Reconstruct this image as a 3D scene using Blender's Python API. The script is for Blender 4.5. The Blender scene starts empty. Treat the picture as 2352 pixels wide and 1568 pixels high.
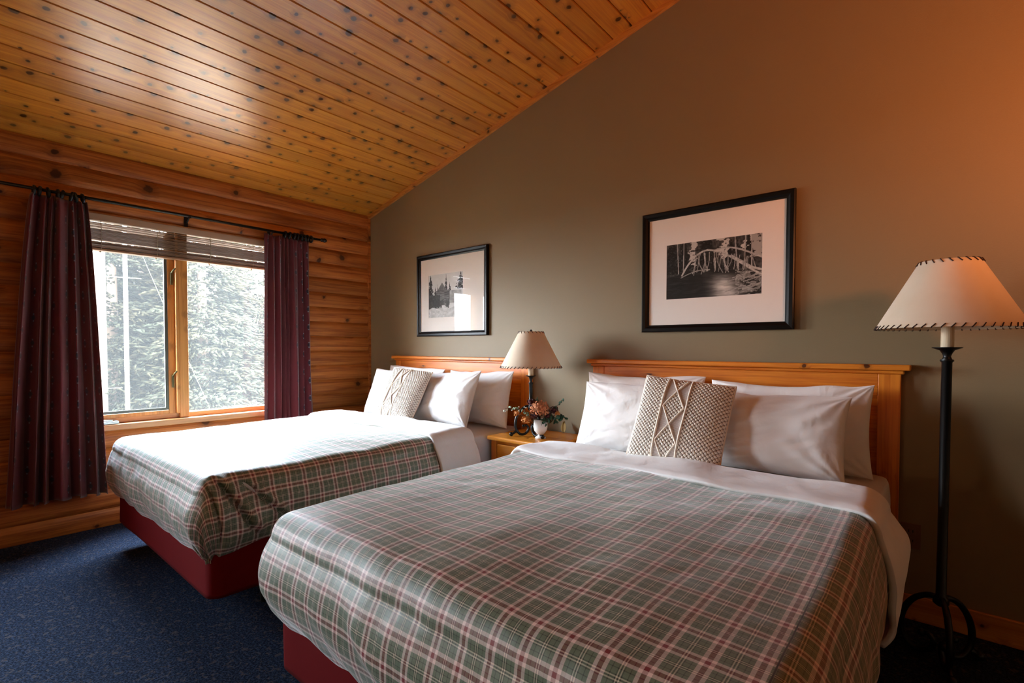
import bpy, math, random
import numpy as np
from mathutils import Vector, Matrix
random.seed(7); RNG = np.random.RandomState(11)
SC = bpy.context.scene; COL = SC.collection
PI = math.pi

# ------------------------------------------------------------------ helpers
def lin(c):
    return tuple(((v/255)/12.92 if v/255 <= 0.04045 else ((v/255+0.055)/1.055)**2.4) for v in c)
def tag(o, label=None, cat=None, group=None, kind=None):
    if label: o['label'] = label
    if cat: o['category'] = cat
    if group: o['group'] = group
    if kind: o['kind'] = kind
    return o
def mesh_obj(name, V, F, mat=None, parent=None, smooth=False, uv=None, col=None):
    me = bpy.data.meshes.new(name)
    me.from_pydata([tuple(map(float, v)) for v in V], [], [tuple(map(int, f)) for f in F])
    if uv is not None:
        l = me.uv_layers.new(name='UVMap')
        idx = np.empty(len(me.loops), dtype=np.int32); me.loops.foreach_get('vertex_index', idx)
        l.data.foreach_set('uv', np.asarray(uv, dtype=np.float32)[idx].ravel())
    if col is not None:
        a = me.color_attributes.new('tone', 'FLOAT_COLOR', 'POINT')
        c = np.ones((len(V), 4), dtype=np.float32); c[:, :3] = col
        a.data.foreach_set('color', c.ravel())
    if smooth:
        me.polygons.foreach_set('use_smooth', [True]*len(me.polygons))
    me.update()
    o = bpy.data.objects.new(name, me); COL.objects.link(o)
    if mat:
        for m in (mat if isinstance(mat, (list, tuple)) else [mat]): me.materials.append(m)
    if parent: o.parent = parent
    return o
def empty(name, loc=(0,0,0), rz=0):
    o = bpy.data.objects.new(name, None); COL.objects.link(o)
    o.location = loc; o.rotation_euler = (0,0,rz); o.empty_display_size = .1
    return o
class MB:
    def __init__(s): s.V = []; s.F = []; s.UV = []
    def add(s, V, F):
        n = len(s.V); s.V += [tuple(v) for v in V]; s.F += [tuple(i+n for i in f) for f in F]; return s
    def box(s, x0, x1, y0, y1, z0, z1):
        V = [(x,y,z) for x in (x0,x1) for y in (y0,y1) for z in (z0,z1)]
        return s.add(V, [(0,1,3,2),(4,6,7,5),(0,4,5,1),(2,3,7,6),(0,2,6,4),(1,5,7,3)])
    def lathe(s, prof, c=(0,0,0), n=32):
        V = []; F = []
        for (r, z) in prof:
            for k in range(n):
                a = 2*PI*k/n; V.append((c[0]+r*math.cos(a), c[1]+r*math.sin(a), c[2]+z))
        m = len(prof)
        for i in range(m-1):
            for k in range(n):
                F.append((i*n+k, i*n+(k+1)%n, (i+1)*n+(k+1)%n, (i+1)*n+k))
        return s.add(V, F)
    def tube(s, pts, r, n=8, caps=True):
        P = [Vector(p) for p in pts]; V = []; F = []; m = len(P)
        rr = r if isinstance(r, (list, tuple)) else [r]*m
        up = Vector((0,0,1)); prev = None
        for i in range(m):
            t = (P[min(i+1,m-1)]-P[max(i-1,0)]).normalized()
            if prev is None:
                a = up if abs(t.dot(up)) < .9 else Vector((1,0,0))
                u = t.cross(a).normalized()
            else:
                u = (prev - t*prev.dot(t))
                u = u.normalized() if u.length > 1e-6 else t.orthogonal().normalized()
            prev = u; w = t.cross(u)
            for k in range(n):
                a = 2*PI*k/n; V.append(P[i]+rr[i]*(math.cos(a)*u+math.sin(a)*w))
        for i in range(m-1):
            for k in range(n):
                F.append((i*n+k, i*n+(k+1)%n, (i+1)*n+(k+1)%n, (i+1)*n+k))
        if caps:
            F.append(tuple(range(n-1,-1,-1))); F.append(tuple((m-1)*n+k for k in range(n)))
        return s.add(V, F)
    def sphere(s, c, r, n=12, sc=(1,1,1)):
        V = []; F = []; m = n//2
        for i in range(m+1):
            t = PI*i/m
            for k in range(n):
                a = 2*PI*k/n
                V.append((c[0]+r*sc[0]*math.sin(t)*math.cos(a), c[1]+r*sc[1]*math.sin(t)*math.sin(a), c[2]+r*sc[2]*math.cos(t)))
        for i in range(m):
            for k in range(n):
                F.append((i*n+k, (i+1)*n+k, (i+1)*n+(k+1)%n, i*n+(k+1)%n))
        return s.add(V, F)
    def build(s, name, mat=None, parent=None, smooth=False, bevel=0, seg=2):
        o = mesh_obj(name, s.V, s.F, mat, parent, smooth)
        if bevel:
            b = o.modifiers.new('bevel', 'BEVEL'); b.width = bevel; b.segments = seg; b.limit_method = 'ANGLE'
        if smooth == 'auto':
            o.data.polygons.foreach_set('use_smooth', [True]*len(o.data.polygons))
        return o
def box(name, x0, x1, y0, y1, z0, z1, mat, parent=None, bevel=0, seg=2):
    return MB().box(x0,x1,y0,y1,z0,z1).build(name, mat, parent, bevel=bevel, seg=seg)
def grid_faces(nu, nv):
    i = np.arange(nu-1)[:,None]*nv + np.arange(nv-1)[None,:]
    return np.stack([i, i+nv, i+nv+1, i+1], -1).reshape(-1, 4)
def struct(o): o['kind'] = 'structure'; return o

# smooth value noise
class VNoise:
    def __init__(s, seed): s.r = np.random.RandomState(seed).rand(64, 64)*2-1
    def __call__(s, x, y):
        x = np.asarray(x, float); y = np.asarray(y, float)
        xi = np.floor(x).astype(int); yi = np.floor(y).astype(int); fx = x-xi; fy = y-yi
        fx = fx*fx*(3-2*fx); fy = fy*fy*(3-2*fy)
        g = lambda a, b: s.r[a % 64, b % 64]
        return (g(xi,yi)*(1-fx)*(1-fy)+g(xi+1,yi)*fx*(1-fy)+g(xi,yi+1)*(1-fx)*fy+g(xi+1,yi+1)*fx*fy)
def fbm(n, x, y, o=3):
    s = 0; a = 1
    for k in range(o): s = s + a*n(x*2**k+k*7.3, y*2**k+k*3.1); a *= .5
    return s

# ------------------------------------------------------------------ material builder
class NT:
    def __init__(s, name):
        s.m = bpy.data.materials.new(name); s.m.use_nodes = True
        s.t = s.m.node_tree; s.t.nodes.clear(); s.out = s.t.nodes.new('ShaderNodeOutputMaterial')
    def n(s, typ, props=None, **inp):
        nd = s.t.nodes.new(typ)
        for k, v in (props or {}).items(): setattr(nd, k, v)
        for k, v in inp.items():
            key = k.replace('_', ' ')
            sock = nd.inputs[int(k[1:])] if (k[0] == 'i' and k[1:].isdigit()) else nd.inputs[key]
            s.put(sock, v)
        return nd
    def put(s, sock, v):
        if isinstance(v, bpy.types.NodeSocket): s.t.links.new(v, sock)
        elif isinstance(v, bpy.types.Node): s.t.links.new(v.outputs[0], sock)
        else:
            if isinstance(v, (tuple, list)) and len(v) == 3 and sock.type == 'RGBA': v = (*v, 1)
            sock.default_value = v
    def m_(s, op, a, b=0, c=0, clamp=False):
        nd = s.t.nodes.new('ShaderNodeMath'); nd.operation = op; nd.use_clamp = clamp
        for i, v in enumerate((a, b, c)):
            if i < len(nd.inputs): s.put(nd.inputs[i], v)
        return nd.outputs[0]
    def mix(s, f, a, b, mode='MIX'):
        nd = s.t.nodes.new('ShaderNodeMix'); nd.data_type = 'RGBA'; nd.blend_type = mode
        s.put(nd.inputs[0], f); s.put(nd.inputs[6], a); s.put(nd.inputs[7], b); return nd.outputs[2]
    def ss(s, x, a, b):   # smoothstep a->b
        nd = s.t.nodes.new('ShaderNodeMapRange'); nd.interpolation_type = 'SMOOTHSTEP'
        s.put(nd.inputs[0], x); nd.inputs[1].default_value = a; nd.inputs[2].default_value = b
        nd.inputs[3].default_value = 0; nd.inputs[4].default_value = 1; return nd.outputs[0]
    def obj(s): return s.n('ShaderNodeTexCoord').outputs['Object']
    def sep(s, v):
        nd = s.n('ShaderNodeSeparateXYZ', i0=v); return nd.outputs[0], nd.outputs[1], nd.outputs[2]
    def comb(s, x, y, z): return s.n('ShaderNodeCombineXYZ', i0=x, i1=y, i2=z).outputs[0]
    def noise(s, v, scale=5, detail=2, rough=.5, dist=0):
        return s.n('ShaderNodeTexNoise', Vector=v, Scale=scale, Detail=detail, Roughness=rough, Distortion=dist)
    def bump(s, h, strength=.3, dist=.01):
        return s.n('ShaderNodeBump', Height=h, Strength=strength, Distance=dist).outputs[0]
    def bsdf(s, color, rough=.5, **kw):
        nd = s.n('ShaderNodeBsdfPrincipled', Base_Color=color, Roughness=rough)
        for k, v in kw.items(): s.put(nd.inputs[k.replace('_', ' ')], v)
        return nd
    def done(s, sh):
        s.t.links.new(sh.outputs[0] if isinstance(sh, bpy.types.Node) else sh, s.out.inputs[0]); return s.m

def plain(name, rgb, rough=.5, metal=0, var=.06, scale=20, spec=.5, bump=0, sheen=0):
    t = NT(name); o = t.obj(); c = lin(rgb)
    nz = t.noise(o, scale, 3)
    col = t.mix(t.m_('MULTIPLY', nz.outputs[0], var*2), c, tuple(v*.6 for v in c))
    b = t.bsdf(col, rough, Metallic=metal, Specular_IOR_Level=spec)
    if sheen: b.inputs['Sheen Weight'].default_value = sheen
    if bump: t.put(b.inputs['Normal'], t.bump(nz.outputs[0], bump, .005))
    return t.done(b)

def wood(name, light, dark, L='y', A='x', pitch=None, knot=7.0, kr=.09, kkeep=.6, rough=.35, spec=.5, knotc=(50,22,10),
         varb=.3, grain=1.0, coat=0, off=0.0, knotted=True):
    """pine boards running along axis L, stacked along axis A"""
    t = NT(name); x, y, z = t.sep(t.obj()); ax = {'x': x, 'y': y, 'z': z}
    l = ax[L]; a = ax[A]; o3 = ax[[q for q in 'xyz' if q not in (L, A)][0]]
    if pitch:
        bi = t.m_('FLOOR', t.m_('DIVIDE', t.m_('SUBTRACT', a, off), pitch))
        wn = t.n('ShaderNodeTexWhiteNoise', {'noise_dimensions': '1D'}, W=bi)
        rnd = wn.outputs[0]
    else:
        rnd = 0.37
    lo = t.m_('ADD', l, t.m_('MULTIPLY', rnd, 37.0))
    kv = t.comb(lo, a, t.m_('MULTIPLY', o3, .25))
    vor = t.n('ShaderNodeTexVoronoi', {'feature': 'F1', 'voronoi_dimensions': '2D'}, Vector=kv, Scale=knot, Randomness=1.0)
    d = vor.outputs['Distance']; cc = t.sep(vor.outputs['Color'])
    wob = t.noise(kv, 30, 1).outputs[0]
    d2 = t.m_('ADD', d, t.m_('MULTIPLY', t.m_('SUBTRACT', wob, .5), .14))
    keep = t.m_('LESS_THAN', cc[0], kkeep)
    rad = t.m_('MULTIPLY', t.m_('ADD', t.m_('MULTIPLY', cc[1], .9), .35), kr)
    ratio = t.m_('DIVIDE', d2, rad)
    km = t.m_('MULTIPLY', t.m_('SUBTRACT', 1, t.ss(ratio, .65, 1.15)), keep)
    halo = t.m_('MULTIPLY', t.m_('SUBTRACT', 1, t.ss(ratio, .8, 3.2)), keep)
    ga = t.m_('ADD', t.m_('MULTIPLY', a, 1.0), t.m_('MULTIPLY', halo, .016))
    gv = t.comb(t.m_('MULTIPLY', lo, 1.6), t.m_('MULTIPLY', ga, 34), t.m_('MULTIPLY', o3, 34))
    g1 = t.noise(gv, 1.0, 4, .6, .6).outputs[0]
    gv2 = t.comb(t.m_('MULTIPLY', lo, 3), t.m_('MULTIPLY', ga, 160), t.m_('MULTIPLY', o3, 160))
    g2 = t.noise(gv2, 1.0, 3, .6, .2).outputs[0]
    g = t.m_('ADD', t.m_('MULTIPLY', g1, .65), t.m_('MULTIPLY', g2, .35))
    gs = t.m_('MULTIPLY', t.ss(g, .36, .68), grain, clamp=True)
    col = t.mix(gs, lin(light), lin(dark))
    if pitch:
        v = t.m_('ADD', t.m_('MULTIPLY', t.m_('SUBTRACT', rnd, .5), varb), 1.0)
        col = t.mix(1.0, col, t.comb(v, v, t.m_('MULTIPLY', v, .97)), 'MULTIPLY')
    col = t.mix(t.m_('MULTIPLY', halo, .42), col, lin(tuple(int(v*.62) for v in dark)))
    if knotted: col = t.mix(t.m_('MULTIPLY', km, .93), col, lin(knotc))
    b = t.bsdf(col, t.m_('ADD', t.m_('MULTIPLY', g2, .12), rough-.06), Specular_IOR_Level=spec)
    if coat: b.inputs['Coat Weight'].default_value = coat; b.inputs['Coat Roughness'].default_value = rough
    return t.done(b)

M = {}
M['ceiling'] = wood('ceiling_pine', (206,142,52), (174,100,28), 'y', 'x', .131, knot=7.6, kr=.125, kkeep=.8, rough=.31, spec=1.0, coat=.5, varb=.26, off=.002, knotc=(58,28,14))
M['logs'] = wood('log_pine', (184,112,54), (128,66,28), 'y', 'z', .1365, knot=4.2, kr=.10, kkeep=.5, rough=.5, spec=.3, varb=.34, off=.118, knotc=(64,30,14))
M['trimw'] = wood('trim_pine', (205,140,66), (168,102,44), 'x', 'z', None, rough=.4)
M['headpine'] = wood('headboard_pine', (222,134,42), (188,92,20), 'x', 'z', .155, knot=4.5, kr=.085, kkeep=.55, rough=.36, spec=.4, varb=.12, knotc=(70,28,10))
M['headpost'] = wood('headboard_post_pine', (222,134,42), (188,92,20), 'z', 'x', .2, knot=4.5, kr=.07, kkeep=.4, rough=.36, spec=.4, varb=.1, knotc=(70,28,10))
M['stand'] = wood('nightstand_pine', (226,148,52), (196,112,32), 'x', 'y', .14, knot=3.5, kr=.05, kkeep=.25, rough=.22, spec=.5, varb=.08)
M['winwood'] = wood('window_wood_v', (206,148,80), (170,112,52), 'z', 'y', None, rough=.4, knotted=False)
M['winwoodh'] = wood('window_wood_h', (200,144,92), (164,110,62), 'y', 'z', None, rough=.4, knotted=False)
M['black'] = plain('black_iron', (16,16,16), .35, .4, spec=.5)
M['rod'] = plain('rod_black', (22,26,28), .4, .3)
M['blind'] = plain('blind_wood', (150,122,98), .45)
M['headrail'] = plain('blind_headrail', (176,152,128), .4)
M['cord'] = plain('cord', (160,145,120), .8)
M['screenf'] = plain('screen_frame', (84,92,86), .4, .3)
M['latch'] = plain('latch_bronze', (96,92,62), .35, .7)
M['metal'] = plain('pale_metal', (170,180,185), .3, .8)
M['frame'] = plain('picture_frame_black', (8,7,6), .35, spec=.22)
M['mat'] = plain('mat_board', (240,234,226), .8, var=.02)
M['box'] = plain('box_spring_red', (104,6,10), .9, var=.1, spec=.15)
M['bedleg'] = plain('bed_leg_dark', (20,18,18), .6)
M['sheet'] = None
M['ceramic'] = plain('white_ceramic', (226,226,222), .25, var=.02)
M['sleeve'] = plain('candle_sleeve', (226,205,172), .6)
M['lace'] = plain('shade_lacing', (48,28,20), .8)
M['outlet'] = plain('outlet_plate', (120,84,58), .5)
M['dark'] = plain('dark_slot', (12,10,10), .8)
M['knob'] = plain('knob_wood', (190,116,44), .3)
M['bark'] = plain('bark', (96,78,62), .95, bump=.5, scale=14)

def fabric_white(name, rgb=(244,243,242), bs=.25):
    t = NT(name); o = t.obj()
    w = t.noise(o, 9, 3, .55, .6).outputs[0]; f = t.noise(o, 600, 1).outputs[0]
    h = t.m_('ADD', t.m_('MULTIPLY', w, .9), t.m_('MULTIPLY', f, .04))
    b = t.bsdf(t.mix(t.m_('MULTIPLY', f, .15), lin(rgb), lin(tuple(int(v*.93) for v in rgb))), .75, Specular_IOR_Level=.25)
    b.inputs['Sheen Weight'].default_value = .25
    t.put(b.inputs['Normal'], t.bump(h, bs, .03)); return t.done(b)
M['sheet'] = fabric_white('white_cotton')
M['pillow'] = fabric_white('pillow_cotton', (246,243,240), .3)
M['mattress'] = fabric_white('mattress_sheet', (226,222,222), .15)

def mat_plaid(UO=0.0):
    t = NT('plaid_fabric'); uv = t.n('ShaderNodeTexCoord').outputs['UV']; u, v, _ = t.sep(uv)
    P = .0755
    def band(tc, c, w, e=.006):      # soft box at c, half width w  (period units)
        d = t.m_('ABSOLUTE', t.m_('SUBTRACT', tc, c)); return t.m_('SUBTRACT', 1, t.ss(d, w-e, w+e))
    def stripes(x):
        f = t.m_('FRACT', t.m_('DIVIDE', x, P))
        red = band(f, .5, .062); lt = t.m_('SUBTRACT', band(f, .5, .165), red, clamp=True)
        cream = t.m_('ADD', band(f, .965, .014), band(f, .035, .014))
        blk = t.m_('ADD', t.m_('ADD', band(f, .78, .012), band(f, .22, .012)), t.m_('ADD', band(f, .0, .014), t.m_('ADD', band(f, 1.0, .014), t.m_('ADD', band(f, .07, .013), band(f, .93, .013)))), clamp=True)
        col = t.mix(lt, lin((110,128,104)), lin((255,236,228)))
        col = t.mix(red, col, lin((140,50,54)))
        col = t.mix(cream, col, lin((230,224,198)))
        col = t.mix(blk, col, lin((42,48,38)))
        return col
    cu = stripes(t.m_('ADD', u, .02)); cv = stripes(v)
    tw = t.n('ShaderNodeTexWave', {'wave_type': 'BANDS', 'bands_direction': 'DIAGONAL'}, Vector=uv, Scale=420.0).outputs[1]
    sel = t.m_('ADD', .5, t.m_('MULTIPLY', t.m_('SUBTRACT', tw, .5), .25))
    col = t.mix(sel, cu, cv)
    wv = t.noise(uv, 900, 1).outputs[0]
    col = t.mix(t.m_('MULTIPLY', wv, .35), col, t.mix(1.0, col, (.6,.6,.6), 'MULTIPLY'))
    seam = t.m_('ABSOLUTE', t.m_('SUBTRACT', t.m_('ABSOLUTE', t.m_('ADD', u, UO)), .715))
    col = t.mix(t.m_('SUBTRACT', 1, t.ss(seam, .0008, .0022)), col, lin((24,24,20)))
    b = t.bsdf(col, .46, Specular_IOR_Level=.7)
    b.inputs['Sheen Weight'].default_value = .7; b.inputs['Sheen Roughness'].default_value = .3
    qn = t.noise(uv, 14, 3, .5, .5).outputs[0]
    t.put(b.inputs['Normal'], t.bump(t.m_('ADD', t.m_('MULTIPLY', qn, .6), t.m_('MULTIPLY', wv, .05)), .3, .02))
    return t.done(b)
M['plaid'] = mat_plaid()

def mat_wall():
    t = NT('wallpaper'); o = t.obj()
    w = t.noise(o, 260, 3, .6).outputs[0]
    x, y, z = t.sep(o)
    w2 = t.noise(t.comb(t.m_('MULTIPLY', x, 40), y, t.m_('MULTIPLY', z, 600)), 1, 2).outputs[0]
    h = t.m_('ADD', w, w2)
    col = t.mix(t.m_('MULTIPLY', w, .35), lin((138,121,91)), lin((117,101,75)))
    b = t.bsdf(col, .5, Specular_IOR_Level=.4); t.put(b.inputs['Normal'], t.bump(h, .18, .003)); return t.done(b)
M['wall'] = mat_wall()
M['wallplain'] = plain('room_paint', (196,160,120), .8, var=.03)

def mat_carpet():
    t = NT('carpet'); o = t.obj()
    a = t.noise(o, 120, 2, .7).outputs[0]; b_ = t.noise(o, 45, 2, .6, .8).outputs[0]; c_ = t.noise(o, 420, 1).outputs[0]
    col = t.mix(t.ss(a, .42, .62), lin((11,20,38)), lin((46,60,84)))
    col = t.mix(t.m_('MULTIPLY', t.ss(b_, .54, .68), .55), col, lin((92,84,80)))
    col = t.mix(t.m_('MULTIPLY', t.ss(c_, .5, .75), .5), col, lin((14,22,38)))
    b = t.bsdf(col, .95, Specular_IOR_Level=.1)
    t.put(b.inputs['Normal'], t.bump(t.m_('ADD', a, c_), .7, .006)); return t.done(b)
M['carpet'] = mat_carpet()

def mat_curtain():
    t = NT('curtain_fabric'); u, v, _ = t.sep(t.n('ShaderNodeTexCoord').outputs['UV'])
    PU, PV = .115, .158
    cu = t.m_('DIVIDE', u, PU); ci = t.m_('FLOOR', cu); fu = t.m_('MULTIPLY', t.m_('SUBTRACT', t.m_('FRACT', cu), .5), PU)
    sh = t.m_('MULTIPLY', t.m_('MODULO', ci, 2.0), .5)
    fv = t.m_('MULTIPLY', t.m_('SUBTRACT', t.m_('FRACT', t.m_('ADD', t.m_('DIVIDE', v, PV), sh)), .5), PV)
    r2 = lambda a, b: t.m_('SQRT', t.m_('ADD', t.m_('MULTIPLY', a, a), t.m_('MULTIPLY', b, b)))
    blob = t.m_('SUBTRACT', 1, t.ss(r2(fu, fv), .012, .017))
    av = t.m_('SUBTRACT', t.m_('ABSOLUTE', fv), .021)
    dots = t.m_('SUBTRACT', 1, t.ss(r2(fu, av), .004, .007))
    nz = t.noise(t.comb(t.m_('MULTIPLY', u, 900), t.m_('MULTIPLY', v, 900), 0), 1, 1).outputs[0]
    col = t.mix(t.m_('MULTIPLY', nz, .4), lin((98,15,28)), lin((66,10,20)))
    col = t.mix(blob, col, lin((24,26,44))); col = t.mix(dots, col, lin((120,128,138)))
    b = t.bsdf(col, .7, Specular_IOR_Level=.3); b.inputs['Sheen Weight'].default_value = .4
    tr = t.n('ShaderNodeBsdfTranslucent', Color=t.mix(.5, col, lin((190,40,50))))
    return t.done(t.n('ShaderNodeMixShader', i0=.10, i1=b, i2=tr))
M['curtain'] = mat_curtain()

def mat_shade():
    t = NT('parchment'); o = t.obj()
    nz = t.noise(o, 14, 4, .6).outputs[0]
    col = t.mix(nz, lin((250,238,216)), lin((240,222,194)))
    b = t.bsdf(col, .6, Specular_IOR_Level=.3)
    tr = t.n('ShaderNodeBsdfTranslucent', Color=lin((240,205,160)))
    return t.done(t.n('ShaderNodeMixShader', i0=.15, i1=b, i2=tr))
M['shade'] = mat_shade()

def mat_glass(name, tint=(1,1,1), haze=0.0, ior=1.45, rough=0.0):
    t = NT(name)
    tr = t.n('ShaderNodeBsdfTransparent', Color=tint)
    gl = t.n('ShaderNodeBsdfGlossy', Color=(1,1,1,1), Roughness=rough)
    bf = t.n('ShaderNodeNewGeometry').outputs['Backfacing']       # the pane is thin: same reflectance from both faces
    fr = t.n('ShaderNodeFresnel', IOR=t.m_('ADD', t.m_('MULTIPLY', bf, 1/ior-ior), ior))
    mx = t.n('ShaderNodeMixShader', i0=fr, i1=tr, i2=gl)
    if haze:
        tl = t.n('ShaderNodeBsdfTranslucent', Color=(.9,.9,.88,1)); mx = t.n('ShaderNodeMixShader', i0=haze, i1=mx, i2=tl)  # pale veil mixed into the pane to paint in the daylight haze
    return t.done(mx)
M['glass'] = mat_glass('window_glass', haze=.013); M['pglass'] = mat_glass('picture_glass', ior=1.32)
def mat_screen():
    t = NT('insect_mesh')
    tr = t.n('ShaderNodeBsdfTransparent', Color=(1,1,1,1)); df = t.n('ShaderNodeBsdfDiffuse', Color=(.011,.011,.0105,1))
    tl = t.n('ShaderNodeBsdfTranslucent', Color=(.011,.011,.0105,1))
    m2 = t.n('ShaderNodeMixShader', i0=.5, i1=df, i2=tl)
    return t.done(t.n('ShaderNodeMixShader', i0=.28, i1=tr, i2=m2))
M['screen'] = mat_screen()
def mat_attr(name, rough=.6):
    t = NT(name); a = t.n('ShaderNodeAttribute', {'attribute_name': 'tone'})
    return t.done(t.bsdf(a.outputs['Color'], rough, Specular_IOR_Level=.2))
M['print'] = mat_attr('photo_print', .5)
def mat_knit():
    t = NT('macrame_cotton'); o = t.obj()
    nz = t.noise(o, 260, 2).outputs[0]
    a = t.n('ShaderNodeAttribute', {'attribute_name': 'tone'})
    b = t.bsdf(t.mix(t.m_('MULTIPLY', nz, .3), a.outputs['Color'], t.mix(1.0, a.outputs['Color'], (.75,.72,.7), 'MULTIPLY')), .9, Specular_IOR_Level=.15)
    t.put(b.inputs['Normal'], t.bump(nz, .4, .003)); return t.done(b)
M['knit'] = mat_knit()
M['braid'] = plain('braid_cotton', (246,234,216), .9, bump=.4, scale=200)
def mat_needles(name, rgb, rgb2, mul):
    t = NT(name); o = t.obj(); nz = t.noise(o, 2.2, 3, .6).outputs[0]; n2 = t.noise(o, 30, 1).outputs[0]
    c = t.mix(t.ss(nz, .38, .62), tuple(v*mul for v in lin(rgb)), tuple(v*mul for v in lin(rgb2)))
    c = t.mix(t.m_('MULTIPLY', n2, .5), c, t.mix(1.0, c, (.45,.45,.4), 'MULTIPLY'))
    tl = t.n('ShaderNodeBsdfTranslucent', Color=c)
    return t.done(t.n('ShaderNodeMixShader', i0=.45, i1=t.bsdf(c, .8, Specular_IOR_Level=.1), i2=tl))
TM = .078
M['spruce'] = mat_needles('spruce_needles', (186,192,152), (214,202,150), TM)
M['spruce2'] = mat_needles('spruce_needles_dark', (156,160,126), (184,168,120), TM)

# ------------------------------------------------------------------ room
XR, YB = 6.2, -6.0
def cz(x): return 2.56+.2385*x
struct(box('floor', 0, XR, YB, 0, -.08, 0, M['carpet']))
# ceiling boards
V = []; F = []
prof = []
k = 0
xs = .002; g = .0055
prof.append((-.05, cz(-.05)))
while xs+.131*k < XR+.05:
    xk = xs+.131*k
    prof += [(xk-g, cz(xk-g)), (xk-.0022, cz(xk)+.014), (xk+.0022, cz(xk)+.014), (xk+g, cz(xk+g))]; k += 1
prof.append((XR+.05, cz(XR+.05)))
mb = MB(); n = len(prof)
V = [(x, y, z) for (x, z) in prof for y in (YB-.05, .0)] + [(x, y, cz(x)+.1) for x in (-.05, XR+.05) for y in (YB-.05, 0.)]
F = [(2*i, 2*i+1, 2*i+3, 2*i+2) for i in range(n-1)]
b0 = 2*n; F += [(b0, b0+2, b0+3, b0+1), (0, 1, b0+1, b0), (2*n-2, b0+2, b0+3, 2*n-1)]
F += [tuple([2*i for i in range(n)])+(b0+2, b0), tuple([2*i+1 for i in range(n)])+(b0+3, b0+1)]
struct(mesh_obj('ceiling', V, F, M['ceiling']))
# headboard wall
V = [(-.05,0,-.08),(XR,0,-.08),(XR,0,cz(XR)+.02),(-.05,0,cz(-.05)+.02)]; V += [(x, .12, z) for x, y, z in V]
struct(mesh_obj('wall_right', V, [(0,1,2,3),(7,6,5,4),(0,4,5,1),(1,5,6,2),(2,6,7,3),(3,7,4,0)], M['wall']))
struct(box('wall_back', XR, XR+.1, YB, 0, -.08, cz(XR)+.1, M['wallplain']))
V = [(-.05,YB,-.08),(XR,YB,-.08),(XR,YB,cz(XR)+.02),(-.05,YB,cz(-.05)+.02)]; V += [(x, YB-.1, z) for x, y, z in V]
struct(mesh_obj('wall_front', V, [(0,1,2,3),(7,6,5,4),(0,4,5,1),(1,5,6,2),(2,6,7,3),(3,7,4,0)], M['wallplain']))
# log wall with two window openings
WZ0, WZ1 = .69, 2.155

zz = []
def logx(z):
    t = ((z-.118) / .1365) % 1.0
    return .020*(1-abs(2*t-1)**3.2)-.004
k0 = -1
while True:
    z0 = .118+.1365*k0
    if z0 > 2.60: break
    for q in (0.0, .03, .08, .16, .28, .42, .58, .72, .84, .92, .97):
        zv = z0+.1365*q
        if -.02 <= zv <= 2.60: zz.append((zv))
    k0 += 1
for w in (WZ0, WZ1): zz.append(w)
zz = sorted(zz)
mb = MB()
for i in range(len(zz)-1):
    za, zb = zz[i], zz[i+1]; zm = (za+zb)/2
    iv = [(YB, -4.30), (-3.62, -2.34), (-.92, 0.0)] if WZ0 < zm < WZ1 else [(YB, 0.0)]
    for (a, b) in iv:
        xa, xb = logx(za), logx(zb-1e-6)
        mb.add([(xa, a, za), (xa, b, za), (xb, b, zb), (xb, a, zb)], [(0,1,2,3)])
for zr in ((-.08, WZ0), (WZ1, 2.6)): mb.box(-.16, -.02, YB, .12, *zr)
for (a, b) in [(YB, -4.30), (-3.62, -2.34), (-.92, .12)]: mb.box(-.16, -.02, a, b, WZ0, WZ1)
lw = struct(mb.build('wall_left', M['logs']))
lw.data.polygons.foreach_set('use_smooth', [False]*len(lw.data.polygons))
# trims
V = []; 
def ceil_trim(name, y0, y1):
    V = [(x, y, cz(x)+dz) for x in (0.0, XR) for y in (y0, y1) for dz in (-.034, 0.0)]
    return struct(mesh_obj(name, V, [(0,1,3,2),(4,6,7,5),(0,4,5,1),(2,3,7,6),(0,2,6,4),(1,5,7,3)], M['trimw']))
ceil_trim('trim_1', -.022, 0.0)
struct(box('trim_2', .0, .028, -.022, 0.0, 0.0, cz(0)-.03, M['logs']))
struct(box('baseboard_right', 0.03, XR, -.018, 0, 0, .112, M['trimw'], bevel=.003))

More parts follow.
